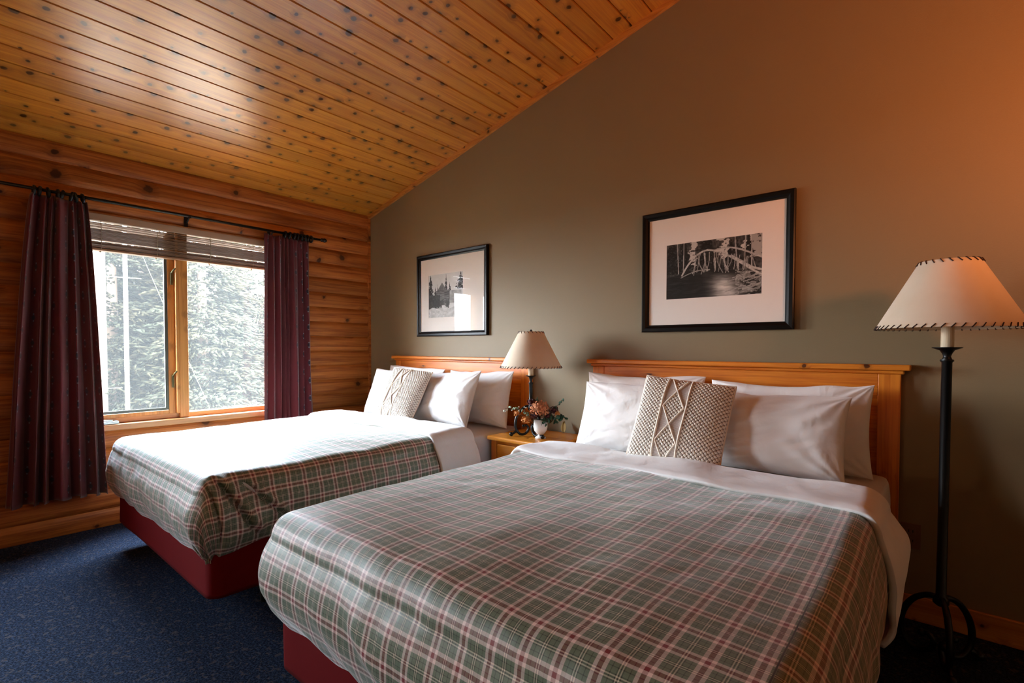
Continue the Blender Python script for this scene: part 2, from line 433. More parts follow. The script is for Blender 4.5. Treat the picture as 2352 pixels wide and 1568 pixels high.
# ------------------------------------------------------------------ window
def build_window(n, y0, y1, ym, screen=True):
    w = empty('window_%d' % n, (0, 0, 0)); struct(w)
    fr = MB()
    fr.box(-.16, .012, y0-.001, y0+.03, WZ0, WZ1); fr.box(-.16, .012, y1-.03, y1+.001, WZ0, WZ1)
    fr.build('jamb', M['winwood'], w, bevel=.003)
    box('head', -.16, .012, y0+.03, y1-.03, WZ1-.03, WZ1, M['winwoodh'], w)
    box('sill', -.16, .03, y0-.02, y1+.02, WZ0-.03, WZ0+.012, M['winwoodh'], w, bevel=.004)
    rail = MB(); rail.box(-.12, -.045, y0+.03, y1-.03, WZ0+.012, WZ0+.05)
    rail.build('bottom_rail', M['winwoodh'], w, bevel=.003)
    box('mullion', -.13, -.015, ym-.032, ym+.03, WZ0+.012, WZ1-.03, M['winwood'], w, bevel=.004)
    box('mullion_bead', -.05, -.005, ym-.052, ym-.034, WZ0+.05, WZ1-.03, M['winwood'], w, bevel=.003)
    sa = MB()
    for (a, b) in ((y0+.03, y0+.075), (ym-.095, ym-.052)): sa.box(-.1, -.04, a, b, WZ0+.05, WZ1-.03)
    sa.box(-.1, -.04, y0+.075, ym-.095, WZ0+.05, WZ0+.075)
    sa.build('sash', M['winwood'], w, bevel=.002)
    sf = MB()
    for (a, b) in ((y0+.076, y0+.096), (ym-.116, ym-.096)): sf.box(-.06, -.046, a, b, WZ0+.077, WZ1-.06)
    sf.box(-.06, -.046, y0+.096, ym-.116, WZ0+.077, WZ0+.097)
    sf.build('screen_frame', M['screenf'], w)
    if screen:
        mesh_obj('insect_screen', [(-.053, y0+.09, WZ0+.09), (-.053, ym-.11, WZ0+.09), (-.053, ym-.11, WZ1-.05), (-.053, y0+.09, WZ1-.05)], [(0,1,2,3)], M['screen'], w)
    for (a, b) in ((y0+.06, ym-.08), (ym+.03, y1-.03)):
        mesh_obj('pane', [(-.085, a, WZ0+.05), (-.085, b, WZ0+.05), (-.085, b, WZ1-.03), (-.085, a, WZ1-.03)], [(0,1,2,3)], M['glass'], w)
    for zc in (1.76, .985):
        l = MB(); l.box(-.04, -.028, ym-.078, ym-.062, zc-.05, zc+.045); l.tube([(-.03, ym-.07, zc+.04), (-.012, ym-.066, zc+.055), (-.008, ym-.05, zc+.075)], .006, 8)
        l.build('latch', M['latch'], w, bevel=.002)
    c = MB(); c.box(-.04, .02, y0+.14, y0+.30, WZ0+.012, WZ0+.034); c.build('operator_cover', M['metal'], w, bevel=.006)
    c = MB(); c.tube([(.0, y0+.2, WZ0+.03), (.03, y0+.2, WZ0+.045), (.035, y0+.26, WZ0+.04)], .006); c.build('crank', M['metal'], w)
    return w
build_window(1, -2.34, -.92, -1.63)
build_window(2, -4.30, -3.62, -3.98, False)

# venetian blind, raised
bl = empty('window_blind', (-.02, -1.63, 2.12)); tag(bl, 'raised wooden slat blind with pale headrail bunched at the top of the window', 'blind')
def lb(name, x0,x1,y0,y1,z0,z1,mat,bev=0): return box(name, x0+.02,x1+.02,y0+1.63,y1+1.63,z0-2.12,z1-2.12,mat,bl,bevel=bev)
lb('headrail', -.035, .02, -2.305, -.955, 2.098, 2.145, M['headrail'], .003)
def slat(zc, tilt, w=.05, th=.003, sag=0.0):
    V = []; F = []
    c, s_ = math.cos(tilt), math.sin(tilt); n = 14
    for i in range(n+1):
        y = -2.30+1.34*i/n; sg = sag*abs(math.sin(PI*3*i/n))
        for (a, b) in ((-w/2, -th/2), (w/2, -th/2), (w/2, th/2), (-w/2, th/2)):
            V.append((a*c-b*s_-.012+.02, y+1.63, zc+a*s_+b*c-2.12-sg))
    for i in range(n):
        for q in range(4): F.append((i*4+q, i*4+(q+1)%4, i*4+4+(q+1)%4, i*4+4+q))
    F += [(3,2,1,0), tuple(n*4+q for q in range(4))]
    mesh_obj('slat', V, F, M['blind'], bl)
for zc, tl in ((2.083, .12), (2.071, .1), (2.058, .1)): slat(zc, tl, .042)
for i in range(9): slat(2.044-.009*i, .03*math.sin(i*2.1), .05, .0042, .001)
for i in range(6): slat(1.958-.0075*i, .08*math.sin(i*1.7), .05, .0035, .002)
lb('bottom_rail', -.04, .014, -2.30, -.96, 1.898, 1.914, M['blind'], .003)
for yc in (-2.12, -1.8, -1.45, -1.13):
    c = MB()
    for xx in (-.041, .017): c.tube([(xx+.02, yc+1.63, 2.10-2.12), (xx+.02+random.uniform(-.002,.002), yc+1.63+.004, 2.0-2.12), (xx+.02, yc+1.63, 1.905-2.12)], .0022, 6)
    c.sphere((.004, yc+1.63, 1.893-2.12), .006, 8)
    c.build('ladder_cord', M['cord'], bl)

# ------------------------------------------------------------------ curtain rod + curtains
RX, RZ = .10, 2.218
rd = empty('curtain_rod', (RX, -1.8, RZ)); tag(rd, 'thin black iron curtain rod above the window with turned end knob', 'curtain rod')
MB().tube([(0, 1.22, 0), (0, -1.25, 0)], .0105, 12).build('pole', M['rod'], rd, True)
fn = MB(); fn.V = []; 
fn.lathe([(0,-.052),(.008,-.05),(.016,-.04),(.02,-.028),(.014,-.016),(.009,-.012),(.016,-.006),(.016,.002),(.009,.008),(.009,.02),(0,.021)], n=16)
f = fn.build('finial', M['rod'], rd, True); f.rotation_euler = (PI/2, 0, 0); f.location = (0, 1.235, 0)
for yb in (.185, .80, -1.1):
    b = MB(); b.tube([(0, yb, -.004), (-.045, yb, -.03), (-.085, yb, -.035)], .006, 8); b.box(-.09, -.078, yb-.012, yb+.012, -.065, .02)
    b.tube([(.0, yb-.0, .0), (.0, yb+.001, -.014)], .012, 10)
    b.build('bracket', M['rod'], rd)

def curtain(name, label, ytop, ybot, ztop, zbot, nf, seed, mid=None, ring_ys=None, amp=.035, swing=0):
    cx, cy = RX, (ytop[0]+ytop[1])/2
    e = empty(name, (cx, cy, zbot)); tag(e, label, 'curtain', 'burgundy curtains on the black rod')
    nu, nv = 220, 70
    ph = np.random.RandomState(seed); nz = VNoise(seed)
    S = np.linspace(0, 1, nu); T = np.linspace(0, 1, nv)   # T 0 top
    s, t = np.meshgrid(S, T, indexing='ij')
    warp = s + .035*np.sin(2*PI*s*1.7+seed) + .02*np.sin(2*PI*s*3.1+seed*2) + .012*nz(s*6, t*1.5)
    wid = t**.75
    y0 = ytop[0]+(ybot[0]-ytop[0])*wid; y1 = ytop[1]+(ybot[1]-ytop[1])*wid
    if mid: y0 = y0 + mid*np.sin(PI*t); 
    A = amp*(.45+.75*t**.5)*(1+.35*nz(s*nf*.7+3, t*.8))
    phase = 2*PI*nf*warp
    x = A*np.sin(phase) + .008*nz(s*9+5, t*5) + .012*nz(s*4, t*2+9)
    pinch = np.clip(1-t/.05, 0, 1)
    x = x*(1-.35*pinch) + .006*np.sin(2*phase)*np.clip(1-t*2.5, 0, 1)
    y = y0+(y1-y0)*s + .35*(y1-y0)/nf*.42*np.sin(2*phase)/1.3*(.4+.6*t)
    z = ztop+(zbot-ztop)*t + .010*np.sin(phase+1)*t + .006*np.sin(phase*.5)*pinch
    V = np.stack([x, y-cy, z-zbot], -1).reshape(-1, 3)
    # cloth width for uv
    Wc = np.concatenate([[0], np.cumsum(np.hypot(np.diff(x[:, nv//2]), np.diff(y[:, nv//2])))])
    uv = np.stack([np.repeat(Wc[:, None], nv, 1), z], -1).reshape(-1, 2)
    o = mesh_obj('drape', V, grid_faces(nu, nv), M['curtain'], e, True, uv=uv)
    so = o.modifiers.new('thick', 'SOLIDIFY'); so.thickness = .003
    for i, ry in enumerate(ring_ys):
        m = MB(); rr = .025; tl = (ph.rand()-.5)*.9
        pts = [(rr*math.cos(a), math.sin(tl)*rr*math.sin(a)*.6, rr*math.sin(a)*math.cos(tl*.5)-.011) for a in np.linspace(0, 2*PI, 25)]
        m.tube(pts, .0085, 8, False)
        m.sphere((0, 0, -.036), .006, 8)
        r = m.build('ring', M['rod'], e, True); r.location = (0, ry-cy, RZ-zbot)
    return e
curtain('curtain', 'long burgundy patterned curtain left of the window, hanging almost to the floor', (-2.47, -2.205), (-2.61, -2.14), 2.185, .255, 6, 3,
        ring_ys=[-2.455, -2.43, -2.39, -2.345, -2.325, -2.28, -2.26, -2.225], amp=.04)
curtain('curtain', 'burgundy patterned curtain right of the window, its lower end behind the bed', (-1.075, -.685), (-1.10, -.655), 2.185, .255, 8, 8,
        ring_ys=[-.90, -.86, -.82, -.79, -.755, -.725, -.70, -.665], amp=.026)

# ------------------------------------------------------------------ drapery over beds
def drape(name, parent, mat, hw, zt, y_foot, y_head, drop, r, bulge, tuck, label=None, nu=260, nv=300, foot=True, seed=1, uoff=0.0, wr=.004, dome=.012, extra=None, thick=.012, hemwave=.012, botin=1.0):
    """cloth lying on a bed centred on local x=0; hangs at both sides and (foot) at the foot end"""
    nz = VNoise(seed); nz2 = VNoise(seed+50)
    Rc = r; ai = hw-Rc; arc = Rc*PI/2
    U = np.linspace(-(ai+arc+drop), ai+arc+drop, nu)
    if foot: Vv = np.linspace(y_foot+Rc-(arc+drop), y_head, nv)
    else: Vv = np.linspace(y_foot, y_head, nv)
    u, v = np.meshgrid(U, Vv, indexing='ij')
    ex = np.maximum(0, np.abs(u)-ai); ey = np.maximum(0, (y_foot+Rc)-v) if foot else np.zeros_like(u)
    p = 5.0
    rho = (ex**p+ey**p)**(1/p)
    hyp = np.hypot(ex, ey)+1e-9; dx, dy = ex/hyp*np.sign(u), -ey/hyp
    th = np.minimum(rho/Rc, PI/2); h = Rc*np.sin(th); z = -Rc*(1-np.cos(th))
    over = np.clip(rho-arc, 0, drop); q = np.clip(over/drop, 0, 1)
    ripple = fbm(nz, u*3.1+v*3.1+20, q*.8+5, 2)
    h = h + bulge*np.sin(PI*np.clip(q*.85, 0, 1))**.9*(1+.25*ripple) - tuck*q**2.2
    h = h + .006*np.sin((u+v)*23+3*ripple)*q
    z = z - over*(1+hemwave*ripple*2) 
    px = np.clip(u, -ai, ai)+dx*h; py = np.where(ey > 0, y_foot+Rc, v)+dy*h
    d0 = np.clip(1-np.abs(u)/hw, 0, 1)
    z = z + dome*np.sqrt(d0)*(1 if not foot else np.clip((v-y_foot)/.25, 0, 1))
    top = np.clip(1-rho/Rc, 0, 1)
    z = z + wr*top*fbm(nz, u*4+1, v*4+2, 3) + wr*.8*top*np.sin(u*8+v*3+3*nz2(u*2, v*2))
    sd = (1-top); w2 = wr*sd*fbm(nz2, u*6, v*6, 3); px = px+dx*w2; py = py+dy*w2
    if extra is not None: px, py, z = extra(u, v, px, py, z, rho, q, dx, dy, ex, ey)
    Vt = np.stack([px, py, z+zt], -1).reshape(-1, 3)
    uv = np.stack([u+uoff, v], -1).reshape(-1, 2)
    o = mesh_obj(name, Vt, grid_faces(nu, nv), mat, parent, True, uv=uv)
    so = o.modifiers.new('thick', 'SOLIDIFY'); so.thickness = thick; so.offset = -1
    if label: o['label'] = label
    return o

def corner_tuck(side):
    def f(u, v, px, py, z, rho, q, dx, dy, ex, ey):
        # folded corner: a few sharp V creases running off the corner
        m = (ex > .0)*1.0
        if side is None: return px, py, z
        on = (np.sign(u) == side)*m
        for (c0, sl, dep, w, a0, a1) in ((.10, .55, .022, .014, .02, .26), (.19, .75, .015, .012, .03, .20), (.03, .3, .012, .012, .05, .3)):
            along = ex
            line = ey-(c0+0.0)+sl*(along-.05)+.0
            line2 = (ey-.02) + (c0-.30*along)*0
            dd = (v-(Y_F+.02+c0*1.6)) - sl*(.34-along)*-1.0
            g_ = np.exp(-(dd/w)**2)*np.clip((along-a0)/.05, 0, 1)*np.clip((a1+.08-along)/.08, 0, 1)*on
            px = px-side*dep*g_; z = z-.004*g_
            g2 = np.exp(-((dd-.026)/(w*1.4))**2)*np.clip((along-a0)/.05, 0, 1)*np.clip((a1+.08-along)/.08, 0, 1)*on
            px = px+side*dep*.7*g2
        return px, py, z
    return f
Y_F = -2.12

def make_bed(cx, label, blabel, slabel, tuckside, seed):
    e = empty('bed', (cx, -1.1, 0)); tag(e, label, 'bed', 'queen beds')
    L = lambda y: y+1.1
    hw = .775
    # box spring with wrapped red skirt, rounded corners
    def rrect(name, hw, y0, y1, z0, z1, R, mat, puff=0.0, nz_=14):
        pts = []
        for (sx, yy, a0) in ((1, y0, -PI/2), (1, y1, 0), (-1, y1, PI/2), (-1, y0, PI)):
            c = (sx*(hw-R), (yy+R) if yy == y0 else (yy-R))
            for i in range(9):
                a = a0+PI/2*i/8; pts.append((c[0]+R*math.cos(a), c[1]+R*math.sin(a)))
        # refine straight runs
        P2 = []
        for i in range(len(pts)):
            a, b = pts[i], pts[(i+1) % len(pts)]; d = math.dist(a, b); k = max(1, int(d/.06))
            for j in range(k): P2.append((a[0]+(b[0]-a[0])*j/k, a[1]+(b[1]-a[1])*j/k))
        n = len(P2); V = []; F = []; nn = VNoise(seed)
        for j in range(nz_+1):
            t = j/nz_; pf = puff*(math.sin(PI*t)**.5-1) if puff else 0
            for (x, y) in P2:
                l = math.hypot(x, y); w = .004*float(nn(x*3+y*3, t*2))
                V.append((x*(1+(pf+w)/l), y*(1+(pf+w)/l), z0+(z1-z0)*t))
        for j in range(nz_):
            for i in range(n): F.append((j*n+i, j*n+(i+1) % n, (j+1)*n+(i+1) % n, (j+1)*n+i))
        F.append(tuple(range(n-1, -1, -1))); F.append(tuple(nz_*n+i for i in range(n)))
        return mesh_obj(name, V, F, mat, e, True)
    rrect('box_spring_cover', hw+.0, L(-2.15), L(-.06), .165, .42, .06, M['box'])
    rrect('mattress', hw+.005, L(-2.10), L(-.055), .42, .655, .07, M['mattress'], .025)
    for (x, y) in ((-.6, -1.85), (.6, -1.85), (-.6, -.3), (.6, -.3), (0, -1.1)):
        m = MB(); m.lathe([(0, 0), (.022, 0), (.028, .17), (0, .17)], (x, L(y), 0), 14); m.build('leg', M['bedleg'], e, True)
    # white sheet folded back over the coverlet
    def fold(u, v, px, py, z, rho, q, dx, dy, ex, ey):
        y0, y1 = v.min(), v.max(); t = (v-y0)/(y1-y0)
        edge = np.clip(1-t/.10, 0, 1); z = z-.012*edge**2
        py = py + .012*np.sin(u*9+seed)*(1-t) + .018*np.sin(u*3.3+seed)*(1-t)
        bul = np.sin(PI*np.clip(q*.85, 0, 1)); px = px+dx*.022*bul*(t*.9+.1)
        z = z - .015*np.clip((t-.85)/.15, 0, 1)
        # taper of the hanging end towards the head
        z = z + q*.10*t
        return px, py, z
    sh = empty('folded_sheet', (cx, -1.1, .4)); tag(sh, slabel, 'sheet', 'white sheets folded back over the coverlets')
    o = drape('cloth', sh, M['sheet'], hw+.028, .712-.4, L(-.925), L(-.585), .36, .07, .045, .03, foot=False, nu=240, nv=70, seed=seed+3, wr=.006, dome=.014, extra=fold, thick=.02)
    # plaid coverlet
    cv = empty('plaid_coverlet', (cx, -1.1, .3)); tag(cv, blabel, 'bedspread', 'plaid coverlets')
    def ex_(u, v, px, py, z, rho, q, dx, dy, ex, ey):
        if tuckside:
            on = (np.sign(u) == tuckside)*(ex > 0)
            for (yc, sl, dep, w, a0, a1) in ((-.99, .55, .030, .011, .03, .28), (-.90, .9, .020, .010, .06, .24), (-1.06, .2, .014, .012, .05, .32)):
                dd = (v-yc)-sl*(ex-.10)*1.0
                win = np.clip((ex-a0)/.05, 0, 1)*np.clip((a1+.06-ex)/.06, 0, 1)*on
                px = px-tuckside*dep*np.exp(-(dd/w)**2)*win + tuckside*dep*.8*np.exp(-((dd-.03)/(w*1.6))**2)*win
        return px, py, z
    drape('cloth', cv, M['plaid'], hw+.012, .69-.3, L(-2.185), L(-.875), .285, .075, .045, .05, nu=260, nv=300, seed=seed, uoff=0.0, wr=.0045, dome=.012, extra=ex_, thick=.014)
    return e
make_bed(1.27, 'bed with red box spring cover beside the window', 'plaid coverlet on the window-side bed, its top bleached by window light', 'white sheet folded back on the window-side bed', 1, 4)
make_bed(3.44, 'nearer bed with red box spring cover, closest to the camera', 'plaid coverlet on the nearer bed, filling the foreground', 'white sheet folded back on the nearer bed', None, 9)

def headboard(x0, x1, label):
    cx = (x0+x1)/2; e = empty('headboard', (cx, -.02, 0)); tag(e, label, 'headboard', 'knotty pine headboards')
    a, b = x0-cx, x1-cx; g = lambda y: y+.02
    box('top_ledge', a-.035, b+.035, g(-.068), g(-.002), 1.139, 1.166, M['headpine'], e, .006)
    box('ledge_molding', a-.012, b+.012, g(-.050), g(-.002), 1.122, 1.139, M['headpine'], e, .005)
    for (p0, p1) in ((a, a+.085), (b-.085, b)): box('post', p0, p1, g(-.042), g(-.003), 0.02, 1.122, M['headpost'], e, .003)
    box('top_rail', a+.085, b-.085, g(-.040), g(-.004), 1.02, 1.122, M['headpine'], e, .002)
    box('bottom_rail', a+.085, b-.085, g(-.040), g(-.004), .40, .50, M['headpine'], e, .002)
    box('panel', a+.080, b-.080, g(-.028), g(-.006), .48, 1.03, M['headpine'], e)
    return e
headboard(.49, 2.10, 'pine headboard of the window-side bed')
headboard(2.633, 4.246, 'pine headboard of the nearer bed, beside the floor lamp')

# ------------------------------------------------------------------ nightstand
ns = empty('nightstand', (2.335, -.245, 0)); tag(ns, 'golden pine nightstand between the two beds with a drawer', 'nightstand')
box('tabletop', -.262, .262, -.232, .22, .622, .650, M['stand'], ns, .009, 3)
box('case', -.225, .225, -.195, .215, .12, .618, M['stand'], ns)
for sx in (-1, 1):
    for yy in (-.21, .18): box('leg', min(sx*.24, sx*.195), max(sx*.24, sx*.195), yy, yy+.038, 0, .620, M['headpost'], ns, .003)
d = box('drawer', -.185, .185, -.214, -.19, .45, .60, M['stand'], ns, .004)
m = MB(); m.lathe([(0,.026),(.010,.025),(.015,.018),(.012,.01),(.006,.006),(.006,0)], n=16); kb = m.build('knob', M['knob'], d, True); kb.rotation_euler = (PI/2,0,0); kb.location = (0,-.214,.525)
d = box('drawer', -.185, .185, -.214, -.19, .27, .43, M['stand'], ns, .004)
m = MB(); m.lathe([(0,.026),(.010,.025),(.015,.018),(.012,.01),(.006,.006),(.006,0)], n=16); kb = m.build('knob', M['knob'], d, True); kb.rotation_euler = (PI/2,0,0); kb.location = (0,-.214,.35)

# ------------------------------------------------------------------ lamps
def lamp(kind, name, label, loc, rb, rt, zb, zt, zsleeve, zdish, rpole, zpole0, footscale, rot, nst, dish_r):
    e = empty(name, loc, rot); tag(e, label, 'lamp')
    H = zt-zb; th = .003
    m = MB(); prof = [(rb, zb), (rt, zt), (rt-th, zt), (rb-th, zb), (rb, zb)]; m.lathe(prof, n=64)
    s = m.build('lamp_shade', M['shade'], e, False)
    s.data.polygons.foreach_set('use_smooth', [True]*len(s.data.polygons)); em = s.modifiers.new('es', 'EDGE_SPLIT'); em.split_angle = 1.0
    for (z_, r_, dirz, cnt) in ((zb, rb, 1, nst), (zt, rt, -1, int(nst*.45))):
        m = MB(); slope = (rt-rb)/H
        for i in range(cnt):
            a = 2*PI*i/cnt; da = 2*PI/cnt*.42; hh = dirz*H*.052
            pts = []
            for q in range(5):
                t = q/4; aa = a+da*(t-.5); z = z_-dirz*.0015+hh*(t); rr = r_+slope*(z-z_)+.0018
                pts.append((rr*math.cos(aa), rr*math.sin(aa), z))
            m.tube(pts, .0017*(rb/.2), 6)
            t_in = a-da*.5; m.tube([pts[0], ((r_-.003)*math.cos(t_in), (r_-.003)*math.sin(t_in), z_-dirz*.003), ((r_-.006)*math.cos(t_in), (r_-.006)*math.sin(t_in), z_+dirz*.004)], .0015, 5)
        m.build('lacing', M['lace'], e)
    m = MB(); m.lathe([(0, zsleeve), (.0175*(rb/.2), zsleeve), (.0175*(rb/.2), zb+.05), (0, zb+.05)], n=20); m.build('candle_sleeve', M['sleeve'], e, False)
    m = MB()
    m.tube([(0,0,zb+.05),(0,0,zt-.012)], .004, 8)
    for k in range(3):
        a = 2*PI*k/3; m.tube([(0,0,zt-.012),(rt*math.cos(a),rt*math.sin(a),zt-.004)], .002, 6)
    m.build('harp', M['black'], e)
    m = MB(); m.lathe([(0,zt-.012),(.005,zt-.01),(.004,zt),(.009,zt+.006),(.006,zt+.014),(0,zt+.016)], n=12); m.build('finial', M['black'], e, True)
    k = dish_r
    m = MB(); m.lathe([(0,zsleeve),(k,zsleeve+.002),(k*1.02,zsleeve),(k*.9,zsleeve-.003),(k*.5,zsleeve-.010),(k*.35,zsleeve-.022),(k*.26,zsleeve-.034),(k*.3,zsleeve-.04),(k*.36,zsleeve-.046),(k*.26,zsleeve-.052)], n=28); m.build('drip_dish', M['black'], e, True)
    m = MB(); m.lathe([(rpole*1.25,zsleeve-.046),(rpole*1.3,zsleeve-.052),(rpole,zsleeve-.058),(rpole,zpole0+.03),(rpole*1.5,zpole0+.02),(rpole*1.6,zpole0),(rpole*.8,zpole0-.012),(0,zpole0-.016)], n=20)
    m.build('pole', M['black'], e, True)
    fs = footscale
    path = [(.004,.175),(.030,.172),(.060,.150),(.082,.112),(.090,.072),(.084,.038),(.064,.014),(.040,.012),(.020,.026),(.014,.048),(.026,.064),(.040,.060)]
    from math import cos, sin
    for k in range(3):
        a = 2*PI*k/3
        m = MB(); P = []
        # catmull-rom
        for i in range(len(path)-1):
            p0 = path[max(i-1,0)]; p1 = path[i]; p2 = path[i+1]; p3 = path[min(i+2,len(path)-1)]
            for q in range(4):
                t = q/4; P.append(tuple(.5*((2*p1[c])+(-p0[c]+p2[c])*t+(2*p0[c]-5*p1[c]+4*p2[c]-p3[c])*t*t+(-p0[c]+3*p1[c]-3*p2[c]+p3[c])*t**3) for c in (0,1)))
        P.append(path[-1])
        rr = [(.0085-.003*abs(i/len(P)-.35))*fs for i in range(len(P))]
        m.tube([(r_*fs*cos(a), r_*fs*sin(a), z_*fs) for r_, z_ in P], rr, 10)
        m.sphere((.041*fs*cos(a), .041*fs*sin(a), .060*fs), .0105*fs, 12)
        m.tube([(.082*fs*cos(a), .082*fs*sin(a), .034*fs), (.10*fs*cos(a), .10*fs*sin(a), .018*fs), (.112*fs*cos(a), .112*fs*sin(a), .012*fs)], [.008*fs,.007*fs,.006*fs], 8)
        m.sphere((.114*fs*cos(a), .114*fs*sin(a), .0125*fs), .0125*fs, 12)
        m.build('scroll_leg', M['black'], e, True)
    return e
TLX, TLY = 2.312, -.30
lamp('t', 'table_lamp', 'small black scroll-foot table lamp with cream laced shade on the nightstand', (TLX, TLY, .65), .205, .082, .460, .697, .405, .4, .0125, .18, 1.15, PI*1.24, 46, .032)
lamp('f', 'floor_lamp', 'tall black floor lamp with a cream laced cone shade at the right edge', (4.395, -.33, 0), .230, .093, 1.318, 1.578, 1.243, 1.24, .0165, .235, 1.45, PI*.9, 52, .046)

# ------------------------------------------------------------------ pillows
def pillow_mesh(name, W, H, T, seed, mat, parent, n=64, ear=.05, sag=.0, slump=0.0):
    nz = VNoise(seed); nz2 = VNoise(seed+9)
    s = np.linspace(-1, 1, n)
    # denser near borders
    s = np.sin(s*PI/2*.98)/np.sin(PI/2*.98)
    a, b = np.meshgrid(s, s, indexing='ij')
    inx = 1-ear*(1-b**2)*1.0; inz = 1-ear*1.3*(1-a**2)
    x = W/2*a*inx; z = H/2*b*inz
    prof = (np.clip(1-np.abs(a)**2.6, 0, 1)*np.clip(1-np.abs(b)**2.6, 0, 1))**.52
    th = T/2*prof*(1-.22*b)       # fuller at the bottom
    wr = (.007*fbm(nz, a*1.6+3, b*1.6, 2)+.006*fbm(nz2, (a+b*.6)*1.2, (b-a*.6)*4.5, 3))*prof
    # corner radiating creases
    for (ca, cb) in ((1,1),(-1,1),(1,-1),(-1,-1)):
        ang = np.arctan2(b-cb, (a-ca)*1.4); dist = np.hypot(a-ca, b-cb)
        wr = wr+.007*np.sin(ang*13+seed+3*nz2(ang, dist*2))*np.exp(-dist*1.5)*prof**.6
    z = z - slump*prof*.3 + .010*fbm(nz2, a*1.7, b*.5+seed, 2)*(b > 0)*b
    F = grid_faces(n, n)
    Vf = np.stack([x, -th-wr, z], -1).reshape(-1, 3); Vb = np.stack([x, th*.8+wr*.4, z], -1).reshape(-1, 3)
    idx = np.arange(n*n).reshape(n, n); bd = np.zeros((n, n), bool); bd[0] = bd[-1] = True; bd[:, 0] = bd[:, -1] = True
    mp = np.arange(n*n)+n*n; mp[idx[bd]] = idx[bd]
    Fb = mp[F][:, ::-1]
    o = mesh_obj(name, np.concatenate([Vf, Vb]), np.concatenate([F, Fb]), mat, parent, True)
    return o
def pillow(label, cx, y, W=.70, H=.44, T=.17, lean=14, rz=0, roll=0, seed=1, z0=.655, ear=.05):
    o = pillow_mesh('pillow', W, H, T, seed, M['pillow'], None, ear=ear)
    o.rotation_mode = 'XYZ'
    R = Matrix.Rotation(math.radians(rz), 4, 'Z') @ Matrix.Rotation(-math.radians(lean), 4, 'X') @ Matrix.Rotation(math.radians(roll), 4, 'Y')
    o.matrix_world = Matrix.Translation((cx, y, z0+H/2*math.cos(math.radians(lean)))) @ R
    tag(o, label, 'pillow', 'white bed pillows'); return o
# window-side bed
pillow('white pillow against the headboard, window side of the window-side bed', .90, -.17, .72, .43, .16, 12, 2, 1, 11)
pillow('white pillow against the headboard beside the nightstand, on the window-side bed', 1.68, -.17, .70, .42, .16, 12, -2, -1, 12)
pillow('front white pillow on the window-side bed, partly hidden by the macrame cushion', .93, -.36, .70, .41, .17, 20, 4, 1, 13, z0=.665)
pillow('front plump white pillow right of the cushion on the window-side bed', 1.53, -.37, .66, .42, .18, 22, -3, -2, 14, z0=.665)
# nearer bed
pillow('white pillow at the left rear of the nearer bed, its pointed corner standing up', 3.03, -.17, .74, .44, .16, 12, 2, 0, 15, ear=.07)
pillow('white pillow at the right rear of the nearer bed, nearest the floor lamp', 3.80, -.18, .72, .42, .16, 12, 0, -1, 16)
pillow('front white pillow left of the macrame cushion on the nearer bed', 3.10, -.37, .68, .40, .17, 20, 3, 0, 17, z0=.665)
pillow('large front white pillow right of the macrame cushion on the nearer bed', 3.74, -.38, .70, .39, .18, 20, -2, 0, 18, z0=.665)

